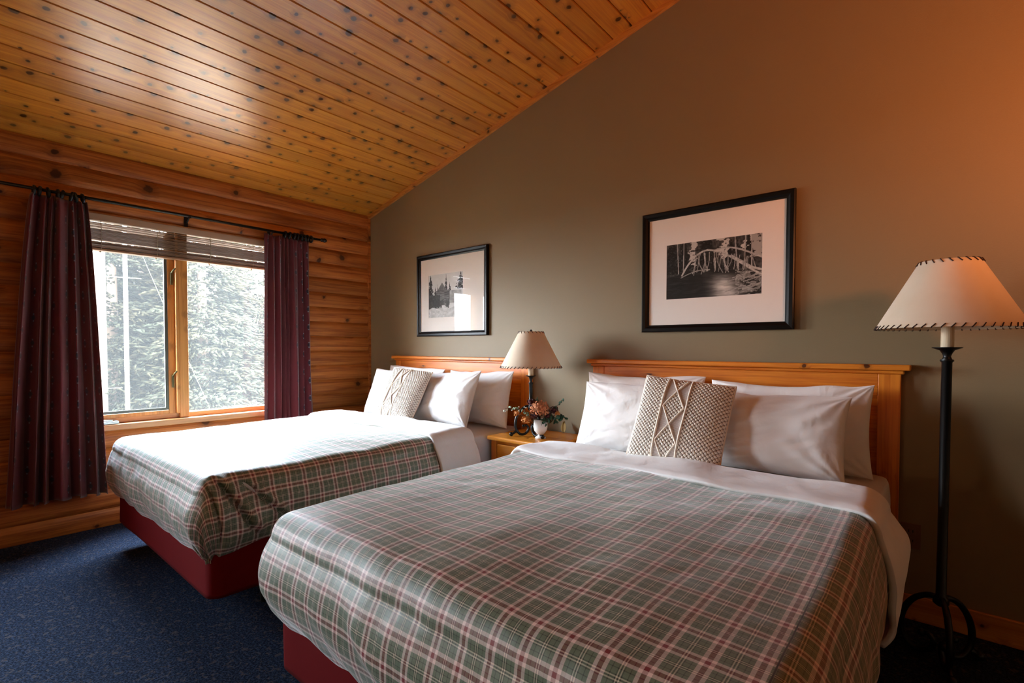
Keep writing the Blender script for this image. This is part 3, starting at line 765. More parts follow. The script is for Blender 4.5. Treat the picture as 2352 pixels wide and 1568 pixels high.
def macrame(label, cx, y, rz, lean, z0, seed, roll=0):
    e = empty('macrame_cushion', (cx, y, z0)); tag(e, label, 'cushion', 'macrame cushions')
    W = H = .43; T = .13; n = 330
    s = np.linspace(-1, 1, n); a, b = np.meshgrid(s, s, indexing='ij')
    ear = .02
    def surf(a, b):
        x = W/2*a*(1-ear*(1-b**2)); z = H/2*b*(1-ear*(1-a**2))
        prof = (np.clip(1-np.abs(a)**3, 0, 1)*np.clip(1-np.abs(b)**3, 0, 1))**.5
        return x, -T/2*prof*(1-.15*b), z, prof
    x, yb, z, prof = surf(a, b)
    # braid lines: two long side cords, zigzag diamonds between
    half = .27; A0 = -.14
    P = 1.66                                      # diamond period in b
    tri = lambda b_: 2*np.abs(((b_+.615)/P) % 1.0-.5)      # 0..1
    zig = half*.86*(2*tri(b)-1)
    inside = np.abs(a-A0) < half
    dia = inside & (np.abs(a-A0) < np.abs(zig))
    knots = (~inside) | dia
    f = 2*PI*11
    X = (a+b)*.5; Y = (a-b)*.5
    kn = np.abs(np.sin(f*X))*np.abs(np.sin(f*Y)); kn2 = np.clip(kn*1.25, 0, 1)**.7
    thr = .5+.5*np.cos(2*PI*b*42)
    hgt = np.where(knots, .007*kn2+.0012*np.sin(f*2.5*a)*np.sin(f*2.5*b), .0022*thr-.001)
    yy = yb-hgt*np.clip(prof*3, 0, 1)
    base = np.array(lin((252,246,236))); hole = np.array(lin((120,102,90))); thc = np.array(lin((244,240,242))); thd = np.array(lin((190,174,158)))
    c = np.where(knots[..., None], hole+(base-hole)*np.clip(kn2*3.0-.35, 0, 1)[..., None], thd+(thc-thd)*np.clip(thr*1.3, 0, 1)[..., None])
    Vf = np.stack([x, yy, z], -1).reshape(-1, 3)
    m2 = 40; s2 = np.linspace(-1, 1, m2); a2, b2 = np.meshgrid(s2, s2, indexing='ij'); x2, y2, z2, p2 = surf(a2, b2)
    Vb = np.stack([x2, -y2*.9, z2], -1).reshape(-1, 3)
    R = Matrix.Rotation(math.radians(rz), 4, 'Z') @ Matrix.Rotation(-math.radians(lean), 4, 'X') @ Matrix.Rotation(math.radians(roll), 4, 'Y')
    Mx = Matrix.Translation((0, 0, H/2*math.cos(math.radians(lean)))) @ R
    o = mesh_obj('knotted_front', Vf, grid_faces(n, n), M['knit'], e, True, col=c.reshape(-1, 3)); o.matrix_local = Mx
    bcol = np.tile(np.array(lin((222,210,196))), (len(Vb), 1))
    o = mesh_obj('back_cover', Vb, grid_faces(m2, m2)[:, ::-1], M['knit'], e, True, col=bcol); o.matrix_local = Mx
    def cord(fn, name, r=.0042):
        t = np.linspace(-.97, .97, 90); aa = fn(t)
        x_, y_, z_, p_ = surf(aa, t); m = MB(); m.tube(list(zip(x_, y_-.005*np.clip(p_*3, 0, 1), z_)), r, 7)
        q = m.build(name, M['braid'], e, True); q.matrix_local = Mx
    cord(lambda t: A0-half*np.ones_like(t)*(1+.04*np.sin(3*t)), 'braided_cord', .0052)
    cord(lambda t: A0+half*np.ones_like(t)*(1+.04*np.sin(3*t+1)), 'braided_cord', .0052)
    # two crossing zigzags
    tri2 = lambda t: half*.86*(2*(2*np.abs(((t+.615)/P) % 1.0-.5))-1)
    cord(lambda t: A0+tri2(t), 'braided_cord'); cord(lambda t: A0-tri2(t), 'braided_cord')
    m = MB(); bd = [(-1+2*i/60, -1) for i in range(60)]+[(1, -1+2*i/60) for i in range(60)]+[(1-2*i/60, 1) for i in range(60)]+[(-1, 1-2*i/60) for i in range(61)]
    aa = np.array([p[0] for p in bd]); bb = np.array([p[1] for p in bd]); x_, y_, z_, _p = surf(aa, bb)
    m.tube(list(zip(x_, y_, z_)), .005, 7, False); q = m.build('piping', M['braid'], e, True); q.matrix_local = Mx
    return e
macrame('cream macrame cushion with braided diamonds on the window-side bed', 1.225, -.53, 6, 29, .69, 1, 4)
macrame('cream macrame cushion with braided diamonds on the nearer bed', 3.425, -.55, 9, 27, .693, 2, 6)

# ------------------------------------------------------------------ pictures
def cabin_img(nx, nz):
    X, Z = np.meshgrid(np.linspace(0, 1, nx), np.linspace(0, 1, nz), indexing='ij'); n1 = VNoise(5); n2 = VNoise(6)
    I = .78+.03*fbm(n1, X*8, Z*8)
    def tree(cx, h, w, base=.45, dens=.75):
        nonlocal I
        t = (Z-base)/(h-base); ww = w*(1-t)*(.55+.45*np.abs(np.sin(t*16+cx*30)))*(1+.5*n2(X*60, Z*60))
        m = (np.abs(X-cx) < ww) & (t > 0) & (t < 1); I = np.where(m & (n1(X*90, Z*70) > -dens), .06+.05*n2(X*40, Z*40), I)
    tree(.06, 1.0, .20, .15); tree(.2, .72, .08, .2); tree(.52, 1.0, .05, .55); tree(.62, .80, .05, .55); tree(.93, 1.0, .16, .62, .5)
    tree(.27, .78, .04, .3)
    g = np.abs(X-.40) < (.80-Z)*.75
    roof = g & (Z < .80) & (Z > .60); I = np.where(roof, .28+.08*n2(X*50, Z*12), I)
    body = (X > .22) & (X < .62) & (Z > .28) & (Z < .62); I = np.where(body, .25+.16*n2(X*14, Z*60), I)
    right = (X >= .62) & (X < .95) & (Z > .32) & (Z < .60); I = np.where(right, .55+.1*n2(X*20, Z*30), I)
    dk = (X < .34) & (Z > .24) & (Z < .52); I = np.where(dk, .10+.1*np.abs(n1(X*30, Z*30)), I)
    bush = (Z < .42) & (Z > .20) & (X > .1) & (X < .6) & (fbm(n1, X*24, Z*24) > .05); I = np.where(bush, .14, I)
    sn = Z < .22+.03*n1(X*8, 0); I = np.where(sn, .68+.10*fbm(n2, X*20, Z*30), I)
    return np.clip(I, .02, .9)
def creek_img(nx, nz):
    X, Z = np.meshgrid(np.linspace(0, 1, nx), np.linspace(0, 1, nz), indexing='ij'); n1 = VNoise(15); n2 = VNoise(16); n3 = VNoise(17)
    I = .12+.10*np.abs(fbm(n1, X*60, Z*9, 3))+.05*n2(X*30, Z*30)
    Xs = X+.05*fbm(n3, X*7, Z*16, 3); sky = (Z > .62+.05*n2(X*9, 1)) & (((Xs > .25) & (Xs < .33)) | ((Xs > .58) & (Xs < .68)) | (Xs > .82)); I = np.where(sky & (fbm(n3, X*30, Z*30) > -.5), .70-.15*(X > .9), I)
    for (cx, h, w) in ((.20, 1.15, .12), (.44, 1.22, .20), (.70, .98, .09), (.76, .95, .08), (.87, 1.05, .09), (.07, 1.3, .12)):
        t = (Z-.45)/(h-.45); ww = w*(1-t)*(.6+.4*np.abs(np.sin(t*14+cx*9)))*(1+.4*n3(X*50, Z*50))
        m = (np.abs(X-cx) < ww) & (t > 0); I = np.where(m & (n2(X*70, Z*50) > -.55), .05+.06*np.abs(n1(X*80, Z*60)), I)
    # birch stems
    for cx, dx_ in ((.195, .01), (.14, -.03), (.76, -.05), (.83, .02), (.90, .0)):
        m = (np.abs(X-(cx+dx_*(Z-.5))) < .005) & (Z > .45); I = np.where(m, .55, I)
    water = Z < .47-.10*(X-.45)**2*4; 
    wv = .06+.05*np.abs(fbm(n2, X*9, Z*40, 3)); I = np.where(water, wv, I)
    br = np.exp(-((X-.62-.12*(.3-Z))/.12)**2)*np.clip((.42-Z)/.2, 0, 1); I = np.where(water, I+.62*br*(1+.3*fbm(n3, X*12, Z*50)), I)
    rb = water & (X > .74) & (fbm(n1, X*22, Z*30) > .0); I = np.where(rb, .30+.3*np.abs(n2(X*40, Z*60)), I)
    def curve(P, w, val):
        nonlocal I
        P = np.array(P, float); t = np.linspace(0, len(P)-1, 160); q = np.clip(t.astype(int), 0, len(P)-2); f = t-q
        f2 = f*f*(3-2*f)*.0+f
        def cr(c):
            p0 = P[np.clip(q-1, 0, len(P)-1), c]; p1 = P[q, c]; p2 = P[q+1, c]; p3 = P[np.clip(q+2, 0, len(P)-1), c]
            return .5*(2*p1+(p2-p0)*f2+(2*p0-5*p1+4*p2-p3)*f2**2+(3*p1-p0-3*p2+p3)*f2**3)
        cx, cz_ = cr(0), cr(1)
        for x_, z_ in zip(cx, cz_):
            m = ((X-x_)*1.6)**2+(Z-z_)**2 < w*w; I = np.where(m, val+.1*n1(X*60, Z*60), I)
    curve([(.18, .42), (.24, .58), (.33, .74), (.44, .82), (.56, .78), (.68, .68), (.80, .54), (.92, .40), (1.0, .32)], .015, .66)
    curve([(.52, .80), (.62, .83), (.74, .80), (.86, .72), (1.0, .60)], .013, .60)
    curve([(.70, .68), (.80, .57), (.90, .46), (1.0, .40)], .018, .62)
    curve([(.17, .38), (.26, .44), (.36, .48), (.48, .48)], .008, .5)
    rs = np.random.RandomState(3)
    for k in range(26):
        x0 = .30+.62*rs.rand(); z0 = .78-.45*max(0, x0-.55); z1 = .40+.08*rs.rand()
        curve([(x0, z0), (x0+.04*(rs.rand()-.5), (z0+z1)/2), (x0+.09*(rs.rand()-.5), z1)], .006, .42+.2*rs.rand())
    for k in range(10):
        x0 = .7+.28*rs.rand(); z0 = .35-.25*rs.rand(); curve([(x0-.08, z0-.03), (x0, z0), (x0+.09, z0+.05)], .008, .5)
    return np.clip(I, .02, .85)
def picture(x0, x1, z0, z1, fw, ph, img, warm, label):
    cx, zc = (x0+x1)/2, (z0+z1)/2; e = empty('framed_picture', (cx, 0, z0)); tag(e, label, 'picture', 'framed black and white photographs')
    g = lambda z: z-z0; a, b = x0-cx, x1-cx; H = z1-z0
    m = MB(); prof = [(0, -.002), (0, -.026), (.006, -.030), (fw*.55, -.028), (fw*.8, -.020), (fw, -.018), (fw, -.004)]
    V = []; F = []; n = len(prof)
    for (cxx, czz, sx, sz) in ((a, 0, 1, 1), (b, 0, -1, 1), (b, H, -1, -1), (a, H, 1, -1)):
        for (w, yy) in prof: V.append((cxx+sx*w, yy, czz+sz*w))
    for c in range(4):
        for i in range(n-1):
            F.append((c*n+i, ((c+1) % 4)*n+i, ((c+1) % 4)*n+i+1, c*n+i+1))
    m.add(V, F); m.build('frame', M['frame'], e)
    # mat board with window cut
    px0, px1, pz0, pz1 = ph; px0 -= cx; px1 -= cx; pz0 = g(pz0); pz1 = g(pz1)
    ia, ib, ic, id_ = a+fw-.004, b-fw+.004, fw-.004, H-fw+.004
    V = [(ia,-.010,ic),(ib,-.010,ic),(ib,-.010,id_),(ia,-.010,id_),(px0,-.010,pz0),(px1,-.010,pz0),(px1,-.010,pz1),(px0,-.010,pz1),
         (px0,-.0085,pz0),(px1,-.0085,pz0),(px1,-.0085,pz1),(px0,-.0085,pz1)]
    F = [(0,1,5,4),(1,2,6,5),(2,3,7,6),(3,0,4,7),(4,5,9,8),(5,6,10,9),(6,7,11,10),(7,4,8,11)]
    mesh_obj('mat_board', V, F, M['mat'], e)
    nx = 250; nz_ = int(nx*(pz1-pz0)/(px1-px0)); I = img(nx, nz_)
    X, Z = np.meshgrid(np.linspace(px0-.002, px1+.002, nx), np.linspace(pz0-.002, pz1+.002, nz_), indexing='ij')
    Vp = np.stack([X, np.full_like(X, -.008), Z], -1).reshape(-1, 3)
    c = np.stack([I, I*.97, I*.92] if warm else [I, I, I*.98], -1).reshape(-1, 3)
    mesh_obj('photograph', Vp, grid_faces(nx, nz_), M['print'], e, False, col=c**1.6)
    mesh_obj('glass', [(ia,-.0135,ic),(ib,-.0135,ic),(ib,-.0135,id_),(ia,-.0135,id_)], [(0,1,2,3)], M['pglass'], e)
    return e
picture(.782, 1.655, 1.342, 2.062, .042, (.93, 1.365, 1.505, 1.88), cabin_img, False, 'black framed photograph of a snowy cabin and firs, left of the two pictures')
picture(2.970, 3.806, 1.338, 2.059, .042, (3.121, 3.649, 1.533, 1.857), creek_img, True, 'black framed photograph of bent branches over a creek, above the nearer bed')

# outlet
ol = empty('wall_outlet', (4.292, 0, .382)); tag(ol, 'brown wall outlet plate low behind the nearer bed', 'outlet')
box('cover_plate', -.036, .036, -.007, 0, -.058, .058, M['outlet'], ol, .002)
for zc in (-.022, .022):
    s_ = box('socket', -.016, .016, -.0095, -.006, zc-.014, zc+.014, M['outlet'], ol, .002)
    box('slot', -.009, -.006, -.0105, -.009, zc-.004, zc+.007, M['dark'], s_); box('slot', .006, .009, -.0105, -.009, zc-.004, zc+.007, M['dark'], s_)

# ------------------------------------------------------------------ vase and flowers
VX, VY, VZ = 2.409, -.321, .650
vs = empty('vase', (VX, VY, VZ)); tag(vs, 'small white footed ceramic vase on the nightstand', 'vase')
m = MB(); m.lathe([(0,0),(.034,0),(.036,.004),(.033,.009),(.019,.017),(.016,.023),(.026,.032),(.041,.052),(.046,.075),(.045,.098),(.042,.122),(.0405,.124),(.039,.122),(.042,.098),(.043,.075),(.038,.054),(.02,.036),(0,.034)], n=40)
m.build('body', M['ceramic'], vs, True)
M['leafd'] = plain('eucalyptus_dark', (40,84,58), .5, var=.3, scale=30)
M['leafl'] = plain('eucalyptus_pale', (134,158,120), .5, var=.3, scale=30)
M['stemc'] = plain('stem', (92,70,44), .7)
M['hyd'] = plain('dried_hydrangea', (196,120,74), .8, var=.4, scale=60)
M['burg'] = plain('burgundy_bloom', (74,20,24), .8, var=.3, scale=40)
M['orange'] = plain('orange_berries', (206,128,52), .7, var=.3, scale=60)
M['bud'] = plain('pale_bud', (196,196,176), .6)
rs = random.Random(5)
def disc(mb, c, nrm, r, asp=1.0, n=9, th=.0012):
    nrm = Vector(nrm).normalized(); u = nrm.orthogonal().normalized(); w = nrm.cross(u); c = Vector(c)
    V = []; F = []
    for sgn in (1, -1):
        V.append(c+nrm*(sgn*th-.12*r)); 
        for k in range(n):
            a = 2*PI*k/n; V.append(c+u*(r*math.cos(a))+w*(r*asp*math.sin(a))+nrm*(sgn*th*.4))
    for k in range(n): F.append((0, 1+k, 1+(k+1) % n)); F.append((n+1, n+2+(k+1) % n, n+2+k))
    for k in range(n): F.append((1+k, n+2+k, n+2+(k+1) % n, 1+(k+1) % n))
    mb.add(V, F)
def sprig(kind, label, end, seed, leafr=.011, n=12, mat='leafd', group=None, mid=None):
    rr = random.Random(seed); e = empty(kind, (VX, VY, VZ+.06)); tag(e, label, 'plant sprig', group)
    end = Vector(end); s0 = Vector((end.x*.12, end.y*.12, .0)); md = Vector(mid) if mid else Vector((end.x*.35, end.y*.35, max(.08, end.z*.75)))
    P = [((1-t)**2)*s0+2*t*(1-t)*md+t*t*end for t in [i/14 for i in range(15)]]
    st = MB(); st.tube(P, [.0016*(1.3-.7*i/14) for i in range(15)], 6); st.build('stem', M['stemc'], e, True)
    lv = MB()
    for i in range(n):
        t = .42+.58*(i/(n-1)); p = ((1-t)**2)*s0+2*t*(1-t)*md+t*t*end
        for sg in (-1, 1):
            d = Vector((rr.uniform(-1,1), rr.uniform(-1,1)-.4, rr.uniform(-.6,1))).normalized(); r = leafr*(1.15-.45*t)*rr.uniform(.8,1.25)
            q = p+Vector((rr.uniform(-1,1), rr.uniform(-1,1), rr.uniform(-1,1))).normalized()*r*1.1
            disc(lv, q, d+Vector((-.3,-.8,.2)), r, rr.uniform(.75,1.0))
    lv.build('leaves', M[mat], e, True)
    return e
G1 = 'eucalyptus sprigs in the white vase'
# camera-right direction on the nightstand is about (+.76,+.65); left is the opposite
def dirv(r, z, f=0.0): return (.764*r-.645*f*-1*0+.645*f, .645*r-.764*f, z-.06)
sprig('eucalyptus_sprig', 'dark eucalyptus sprig rising to the upper right of the vase', dirv(.155, .255), 1, .012, 9, 'leafd', G1, mid=(.05,.03,.12))
sprig('eucalyptus_sprig', 'dark eucalyptus sprig drooping to the right of the vase', dirv(.175, .125), 2, .014, 9, 'leafd', G1, mid=(.08,.06,.11))
sprig('eucalyptus_sprig', 'dark eucalyptus sprig hanging over the front rim of the vase', dirv(.035, .095, .055), 3, .014, 5, 'leafd', G1, mid=(.03,-.03,.10))
sprig('eucalyptus_sprig', 'pale-leafed eucalyptus sprig reaching left from the vase', dirv(-.20, .20), 4, .010, 11, 'leafl', G1, mid=(-.04,-.04,.12))
sprig('eucalyptus_sprig', 'dark eucalyptus sprig behind the blooms near the lamp pole', dirv(-.03, .25, -.05), 5, .016, 8, 'leafd', G1)
sprig('eucalyptus_sprig', 'broad-leafed eucalyptus sprig low at the right rim of the vase', dirv(.085, .115, .02), 6, .020, 6, 'leafd', G1, mid=(.04,.02,.1))
def bloom(kind, label, c, R, seed, mat, n=70, pr=.011, group=None, cat='flower'):
    rr = random.Random(seed); e = empty(kind, (VX, VY, VZ+.06)); tag(e, label, cat, group); c = Vector(c)
    MB().tube([(c.x*.1, c.y*.1, 0), (c.x*.4, c.y*.4, c.z*.6), tuple(c)], .0018, 6).build('stem', M['stemc'], e, True)
    b = MB()
    for i in range(n):
        z = 1-2*(i+.5)/n; a = i*2.39996; q = math.sqrt(max(0, 1-z*z)); d = Vector((q*math.cos(a), q*math.sin(a), z))
        p = c+d*R*rr.uniform(.75, 1.08); p.z = c.z+(p.z-c.z)*.8
        # curled petal: bent strip
        u = d.orthogonal().normalized(); u.rotate(Matrix.Rotation(rr.uniform(0, 6.28), 3, d)); w = d.cross(u)
        L = pr*rr.uniform(.8, 1.5); V = []
        for k in range(4):
            t = k/3; wd = pr*.42*math.sin(PI*(.15+.8*t)); bend = d*(L*.5*math.sin(t*2.2))
            V += [p+u*(L*(t-.4))+w*wd+bend, p+u*(L*(t-.4))-w*wd+bend]
        V += [v-d*.0012 for v in V[:8]]
        F = [(2*k, 2*k+1, 2*k+3, 2*k+2) for k in range(3)]+[(8+2*k+2, 8+2*k+3, 8+2*k+1, 8+2*k) for k in range(3)]
        b.add(V, F)
    b.sphere(c, R*.62, 10, (1, 1, .8))
    b.build('petals', M[mat], e); return e
bloom('hydrangea_bloom', 'dried copper-pink hydrangea bloom at the centre of the bouquet', dirv(-.005, .200, .02), .058, 1, 'hyd', 150, .015)
bloom('dark_red_bloom', 'dark burgundy bloom low at the left of the hydrangea', dirv(-.04, .155, .03), .024, 2, 'burg', 40, .012, 'dark red blooms')
bloom('dark_red_bloom', 'dark burgundy bloom at the upper left behind the hydrangea', dirv(-.06, .235, -.02), .024, 3, 'burg', 40, .012, 'dark red blooms')
bloom('dark_red_bloom', 'dark burgundy bloom at the right of the hydrangea', dirv(.085, .185, .0), .028, 4, 'burg', 46, .012, 'dark red blooms')
bloom('dark_red_bloom', 'small dark bloom just above the vase rim on the right', dirv(.045, .150, .02), .020, 5, 'burg', 34, .010, 'dark red blooms')
bloom('orange_cluster', 'orange dried flower cluster hanging at the left below the pale sprig', dirv(-.095, .125, .02), .026, 6, 'orange', 36, .011, 'orange dried clusters')
bloom('orange_cluster', 'orange dried flower cluster at the far left of the bouquet', dirv(-.155, .165, .0), .018, 7, 'orange', 24, .011, 'orange dried clusters')
bloom('orange_cluster', 'orange dried flower cluster at the far right of the bouquet', dirv(.110, .165, .01), .015, 8, 'orange', 24, .010, 'orange dried clusters')
bd = empty('pale_bud_sprig', (VX, VY, VZ+.06)); tag(bd, 'thin sprig of round whitish buds at the left end of the bouquet', 'plant sprig')
P = [Vector(dirv(-.02, .12)), Vector(dirv(-.10, .19, .02)), Vector(dirv(-.232, .195, .02))]
MB().tube([(0,0,0)]+P, .0013, 5).build('stem', M['stemc'], bd)
m = MB()
for k in range(9):
    t = k/8; p = P[1]*(1-t)+P[2]*t+Vector((rs.uniform(-.01,.01), rs.uniform(-.01,.01), rs.uniform(-.012,.018)))
    MB().sphere(p, .0045 if k < 8 else .009, 8).build('bud', M['bud'], bd, True)
lf = empty('dried_leaf', (2.405, -.06, .65)); tag(lf, 'yellow-brown dried leaf propped on the nightstand against the wall', 'leaf')
M['dleaf'] = plain('dried_leaf_tan', (164,130,62), .7, var=.5, scale=30)
n = 12; V = []; 
for i in range(n+1):
    t = i/n; w = .026*math.sin(PI*min(1, t*1.02))**.7*(1-.35*t)+.001
    for k in range(5):
        s_ = k/4*2-1; V.append((s_*w+.018*(1-t)-.005, -.012*abs(s_)*1.0+.035*t, .078*t+.002))
lo = mesh_obj('blade', V, grid_faces(n+1, 5), M['dleaf'], lf, True); q = lo.modifiers.new('t', 'SOLIDIFY'); q.thickness = .0015

# ------------------------------------------------------------------ outside
M['ground'] = plain('gravel_ground', (88,76,62), .95, var=.3, scale=3)
GZ = -.5
gr = struct(box('ground', -60, -.3, -40, 50, GZ-.2, GZ, M['ground']))
def spruce(x, y, h, R, seed, mat, label, zlow=.15, count=1.0, skirt=1.0):
    e = empty('spruce_tree', (x, y, GZ)); tag(e, label, 'tree', 'spruce trees outside the window')
    m = MB(); m.lathe([(.14, 0), (.11, h*.3), (.06, h*.7), (.01, h*.97)], n=12); m.build('trunk', M['bark'], e, True)
    r = np.random.RandomState(seed)
    # branches
    C = []; D = []; Lh = []
    nb = int(420*count)
    hz = zlow+(h-zlow)*(1-np.sqrt(r.rand(nb)))**1.0
    ang = r.rand(nb)*2*PI
    for i in range(nb):
        zc = hz[i]; rad = R*(1-(zc/h))**.85*(.72+.36*r.rand()); n = max(3, int(rad*26))
        t = np.sqrt(r.rand(n))*.96+.04
        bx = rad*t; droop = -.22*rad*t**1.6+.06*t**4*rad
        a = ang[i]+(r.rand(n)-.5)*.34*t/np.maximum(t, .2)
        side = (r.rand(n)-.5)*.20*rad
        px = bx*np.cos(a)-side*np.sin(a); py = bx*np.sin(a)+side*np.cos(a); pz = zc+droop+(r.rand(n)-.5)*.06
        C.append(np.stack([px, py, pz], -1))
        out = np.stack([np.cos(a), np.sin(a), np.full(n, -.15)], -1)
        dd = out+np.stack([-np.sin(a), np.cos(a), np.zeros(n)], -1)*(r.rand(n, 1)-.5)*1.9+np.stack([np.zeros(n), np.zeros(n), (r.rand(n)-.55)*.9], -1)
        D.append(dd/np.linalg.norm(dd, axis=1, keepdims=True)); Lh.append(.12+.16*r.rand(n))
    C = np.concatenate(C); D = np.concatenate(D); L_ = np.concatenate(Lh)[:, None]; N = len(C)
    U = np.cross(D, np.array([0, 0, 1.0])); U /= np.linalg.norm(U, axis=1, keepdims=True)+1e-9; Wv = np.cross(D, U)
    w = .022+.018*r.rand(N, 1)
    # spindle shaped twig: base, 3 mid, tip
    V = np.stack([C, C+D*L_*.45+U*w, C+D*L_*.45-U*w*.5+Wv*w*.8, C+D*L_*.45-U*w*.5-Wv*w*.8, C+D*L_], 1).reshape(-1, 3)
    b = np.arange(N)[:, None]*5
    F = np.concatenate([b+np.array(f)[None] for f in ((0,2,1),(0,3,2),(0,1,3),(4,1,2),(4,2,3),(4,3,1))])
    me = bpy.data.meshes.new('foliage'); me.vertices.add(len(V)); me.vertices.foreach_set('co', V.astype(np.float32).ravel())
    me.loops.add(len(F)*3); me.polygons.add(len(F)); me.loops.foreach_set('vertex_index', F.astype(np.int32).ravel())
    me.polygons.foreach_set('loop_start', np.arange(len(F), dtype=np.int32)*3); me.update(calc_edges=True); me.validate()
    me.materials.append(mat); o = bpy.data.objects.new('foliage', me); COL.objects.link(o); o.parent = e
    return e
spruce(-8.3, 1.15, 6.6, 1.7, 1, M['spruce'], 'pale green spruce filling the right window pane', .62, 1.6)
spruce(-8.9, -.35, 6.6, 1.9, 2, M['spruce2'], 'greyer spruce behind the white pole in the left pane', .1, 1.3)
spruce(-11.6, .8, 7.6, 2.2, 3, M['spruce2'], 'spruce further back between the two front spruces', .1, 1.2)
spruce(-12.2, 4.1, 7.4, 2.1, 4, M['spruce'], 'spruce further back behind the right curtain edge', 1.2, 1.0)
spruce(-12.0, -2.3, 7.4, 2.2, 5, M['spruce2'], 'spruce further back behind the left curtain', .1, 1.0)
spruce(-18.2, 2.4, 9.0, 2.4, 6, M['spruce'], 'tallest spruce at the back, seen through the top of the right pane', .6, 1.1)
spruce(-15.0, -1.0, 8.4, 2.4, 7, M['spruce2'], 'tallest spruce at the back, seen through the top of the left pane', .3, 1.1)
spruce(-12.5, 7.6, 7.6, 2.3, 8, M['spruce'], 'spruce off to the far right outside, beyond the other trees', .3, 1.0)
wp = empty('utility_pole', (-7.4, -.83, GZ)); tag(wp, 'weathered grey wooden utility pole at the left edge of the window', 'pole')
M['pole'] = plain('weathered_pole', (74,68,58), .9, var=.3, scale=6)
MB().tube([(0,0,0),(0,0,7.5)], [.11,.09], 16).build('post', M['pole'], wp, True)
MB().tube([(.1,.02,3.05),(.12,.62,3.06)], .009, 8).build('cross_arm', M['pole'], wp); MB().tube([(.1,.02,.98),(.12,.30,.98)], .007, 8).build('cross_arm', M['pole'], wp)
fp = empty('white_pole', (-6.6, -.60, GZ)); tag(fp, 'slim white painted pole outside, left of the window centre', 'pole')
M['wpaint'] = plain('white_paint', (250,250,250), .5, var=.01)
m = MB(); m.tube([(0,0,0),(0,0,6.5)], [.034,.030], 14); m.build('shaft', M['wpaint'], fp, True); m = MB(); m.sphere((0,0,6.52), .05, 12); m.build('cap', M['wpaint'], fp, True)
gw = MB().tube([(-7.4, -.8, 4.9), (-7.0, -.17, 2.74), (-6.9, .42, 1.05), (-6.7, .95, GZ)], .0032, 6).build('guy_wire', M['pole']); tag(gw, 'thin slanting guy wire across the left window pane', 'wire')
# carport, car and low wall at the lower right of the view
hs = empty('timber_house', (-24, 9.3, GZ)); tag(hs, 'pale timber house beyond the trees at the lower right of the window', 'house')
M['siding'] = plain('pale_siding', (120,92,68), .8); M['roofm'] = plain('pale_roof', (120,114,106), .7); M['glassd'] = plain('dark_panes', (30,34,40), .2)
box('wall', -2, 2, -2.2, 3.4, 0, 2.0, M['siding'], hs)
m = MB(); m.add([(2.3,-2.6,1.9),(2.3,3.8,1.9),(0,3.8,3.0),(0,-2.6,3.0),(-2.3,-2.6,1.9),(-2.3,3.8,1.9)], [(0,1,2,3),(3,2,5,4),(0,3,4),(1,5,2),(0,4,5,1)]); m.build('roof', M['roofm'], hs)
box('house_window', 2.0, 2.05, -1.6, -.2, .8, 1.6, M['glassd'], hs); box('house_window', 2.0, 2.05, .4, 1.8, .8, 1.6, M['glassd'], hs)
fl = MB()
M['fenceo'] = plain('orange_boards', (112,66,34), .8)
fe = box('board_fence', -15.1, -15.0, 4.35, 8.5, GZ, GZ+.28, M['fenceo']); tag(fe, 'low orange board fence outside at the lower right of the window', 'fence')
car = empty('car', (-15.6, 3.55, GZ)); tag(car, 'small white car parked beyond the spruces', 'car')
M['carp'] = plain('car_white', (130,132,136), .3)
def prism(pts, y0, y1, name, mat, bev=.03):
    n = len(pts); V = [(x, y0, z) for x, z in pts]+[(x, y1, z) for x, z in pts]
    F = [tuple(range(n-1, -1, -1)), tuple(range(n, 2*n))]+[(i, (i+1) % n, n+(i+1) % n, n+i) for i in range(n)]
    o = mesh_obj(name, V, F, mat, car); b = o.modifiers.new('b', 'BEVEL'); b.width = bev; b.segments = 2; return o
prism([(-1.8,.22),(1.8,.22),(1.85,.45),(1.7,.62),(.9,.7),(-1.6,.72),(-1.85,.5)], -.75, .75, 'body', M['carp'])
prism([(-1.4,.7),(.85,.7),(.35,1.12),(-1.05,1.14)], -.66, .66, 'cabin', M['glassd'])
prism([(-1.08,1.1),(.38,1.08),(.3,1.15),(-1.0,1.18)], -.64, .64, 'car_roof', M['carp'], .01)
for (x, y) in ((-1.15,-.72),(1.15,-.72),(-1.15,.72),(1.15,.72)):
    w = MB().tube([(x, y-.09, .27), (x, y+.09, .27)], .27, 20).build('wheel', M['dark'], car)

# ------------------------------------------------------------------ lights
wd = bpy.data.worlds.new('sky'); SC.world = wd; wd.use_nodes = True; nt = wd.node_tree; nt.nodes.clear()
tc = nt.nodes.new('ShaderNodeTexCoord'); sp = nt.nodes.new('ShaderNodeSeparateXYZ'); nt.links.new(tc.outputs['Generated'], sp.inputs[0])
rp = nt.nodes.new('ShaderNodeValToRGB'); nt.links.new(sp.outputs[2], rp.inputs[0])
rp.color_ramp.elements[0].position = 0.0; rp.color_ramp.elements[0].color = (.62,.66,.70,1)
rp.color_ramp.elements[1].position = .5; rp.color_ramp.elements[1].color = (.68,.84,1.0,1)
bg = nt.nodes.new('ShaderNodeBackground'); nt.links.new(rp.outputs[0], bg.inputs[0]); bg.inputs[1].default_value = 65.0
ow = nt.nodes.new('ShaderNodeOutputWorld'); nt.links.new(bg.outputs[0], ow.inputs[0])
def area(name, loc, sx, sy, power, color, direction, portal=False, spread=PI):
    l = bpy.data.lights.new(name, 'AREA'); l.shape = 'RECTANGLE'; l.size = sx; l.size_y = sy; l.energy = power; l.color = color; l.spread = spread
    if portal: l.cycles.is_portal = True
    o = bpy.data.objects.new(name, l); COL.objects.link(o); o.location = loc
    o.rotation_euler = Vector(direction).to_track_quat('-Z', 'Y').to_euler(); return o
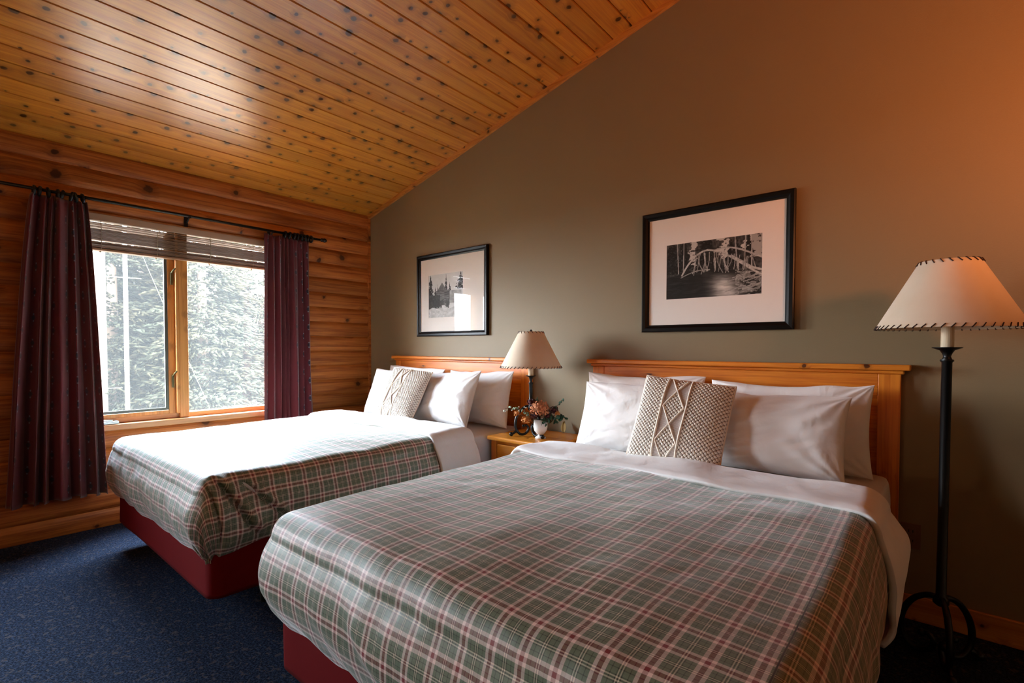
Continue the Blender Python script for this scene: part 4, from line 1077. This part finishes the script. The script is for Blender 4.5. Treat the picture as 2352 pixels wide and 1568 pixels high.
area('window_portal', (-.17, -1.63, 1.42), 1.42, 1.42, 1, (1,1,1), (1,0,0), True)
area('window_portal', (-.17, -3.96, 1.42), .68, 1.42, 1, (1,1,1), (1,0,0), True)
def sun(rot, e, col, ang):
    l = bpy.data.lights.new('sun', 'SUN'); l.energy = e; l.color = col; l.angle = ang
    o = bpy.data.objects.new('sun', l); COL.objects.link(o); o.rotation_euler = Vector(rot).to_track_quat('-Z', 'Y').to_euler(); return o
sun((-.75, .35, -.75), 10.0, (1,.96,.88), .02)
def fill_point(loc, e, col, r=.12):
    l = bpy.data.lights.new('warm_fill', 'POINT'); l.energy = e; l.color = col; l.shadow_soft_size = r
    o = bpy.data.objects.new('warm_fill', l); COL.objects.link(o); o.location = loc; return o
sl = bpy.data.lights.new('warm_fill', 'SPOT'); sl.energy = 85; sl.color = (1,.32,.11); sl.spot_size = 2.4; sl.spot_blend = 1; sl.shadow_soft_size = .12  # unseen spot, added for the orange glow on the upper right wall
so_ = bpy.data.objects.new('warm_fill', sl); COL.objects.link(so_); so_.location = (5.5, -1.25, 1.9)
so_.rotation_euler = (Vector((4.6, 0, 3.0))-so_.location).to_track_quat('-Z', 'Y').to_euler()
fill_point((2.4, -5.1, 1.2), 13, (1,.58,.30), .2)  # unseen fill behind the camera, added to warm the bed fronts

# ------------------------------------------------------------------ camera
yaw, pitch, roll = map(math.radians, (40.195, -1.511, .118))
Fw = Vector((-math.sin(yaw)*math.cos(pitch), math.cos(yaw)*math.cos(pitch), math.sin(pitch)))
r0 = Fw.cross(Vector((0,0,1))).normalized(); u0 = r0.cross(Fw)
r_ = math.cos(roll)*r0+math.sin(roll)*u0; u_ = -math.sin(roll)*r0+math.cos(roll)*u0
cam = bpy.data.cameras.new('camera'); co = bpy.data.objects.new('camera', cam); COL.objects.link(co)
mt = Matrix((r_, u_, -Fw)).transposed().to_4x4(); mt.translation = Vector((4.343, -2.9, 1.237)); co.matrix_world = mt
cam.sensor_width = 36; cam.lens = 1135.3/2352*36; cam.shift_y = (829.7-784)/2352; cam.clip_start = .02; cam.clip_end = 200
SC.camera = co
SC.view_settings.view_transform = 'Standard'; SC.view_settings.look = 'None'; SC.view_settings.gamma = 1
SC.view_settings.exposure = 0.86
try: SC.view_settings.use_curve_mapping = False
except Exception: pass
SC.cycles.max_bounces = 6; SC.cycles.diffuse_bounces = 4; SC.cycles.glossy_bounces = 3; SC.cycles.transparent_max_bounces = 8; SC.cycles.adaptive_threshold = .07
SC.cycles.caustics_reflective = False; SC.cycles.caustics_refractive = False; SC.cycles.sample_clamp_indirect = 6
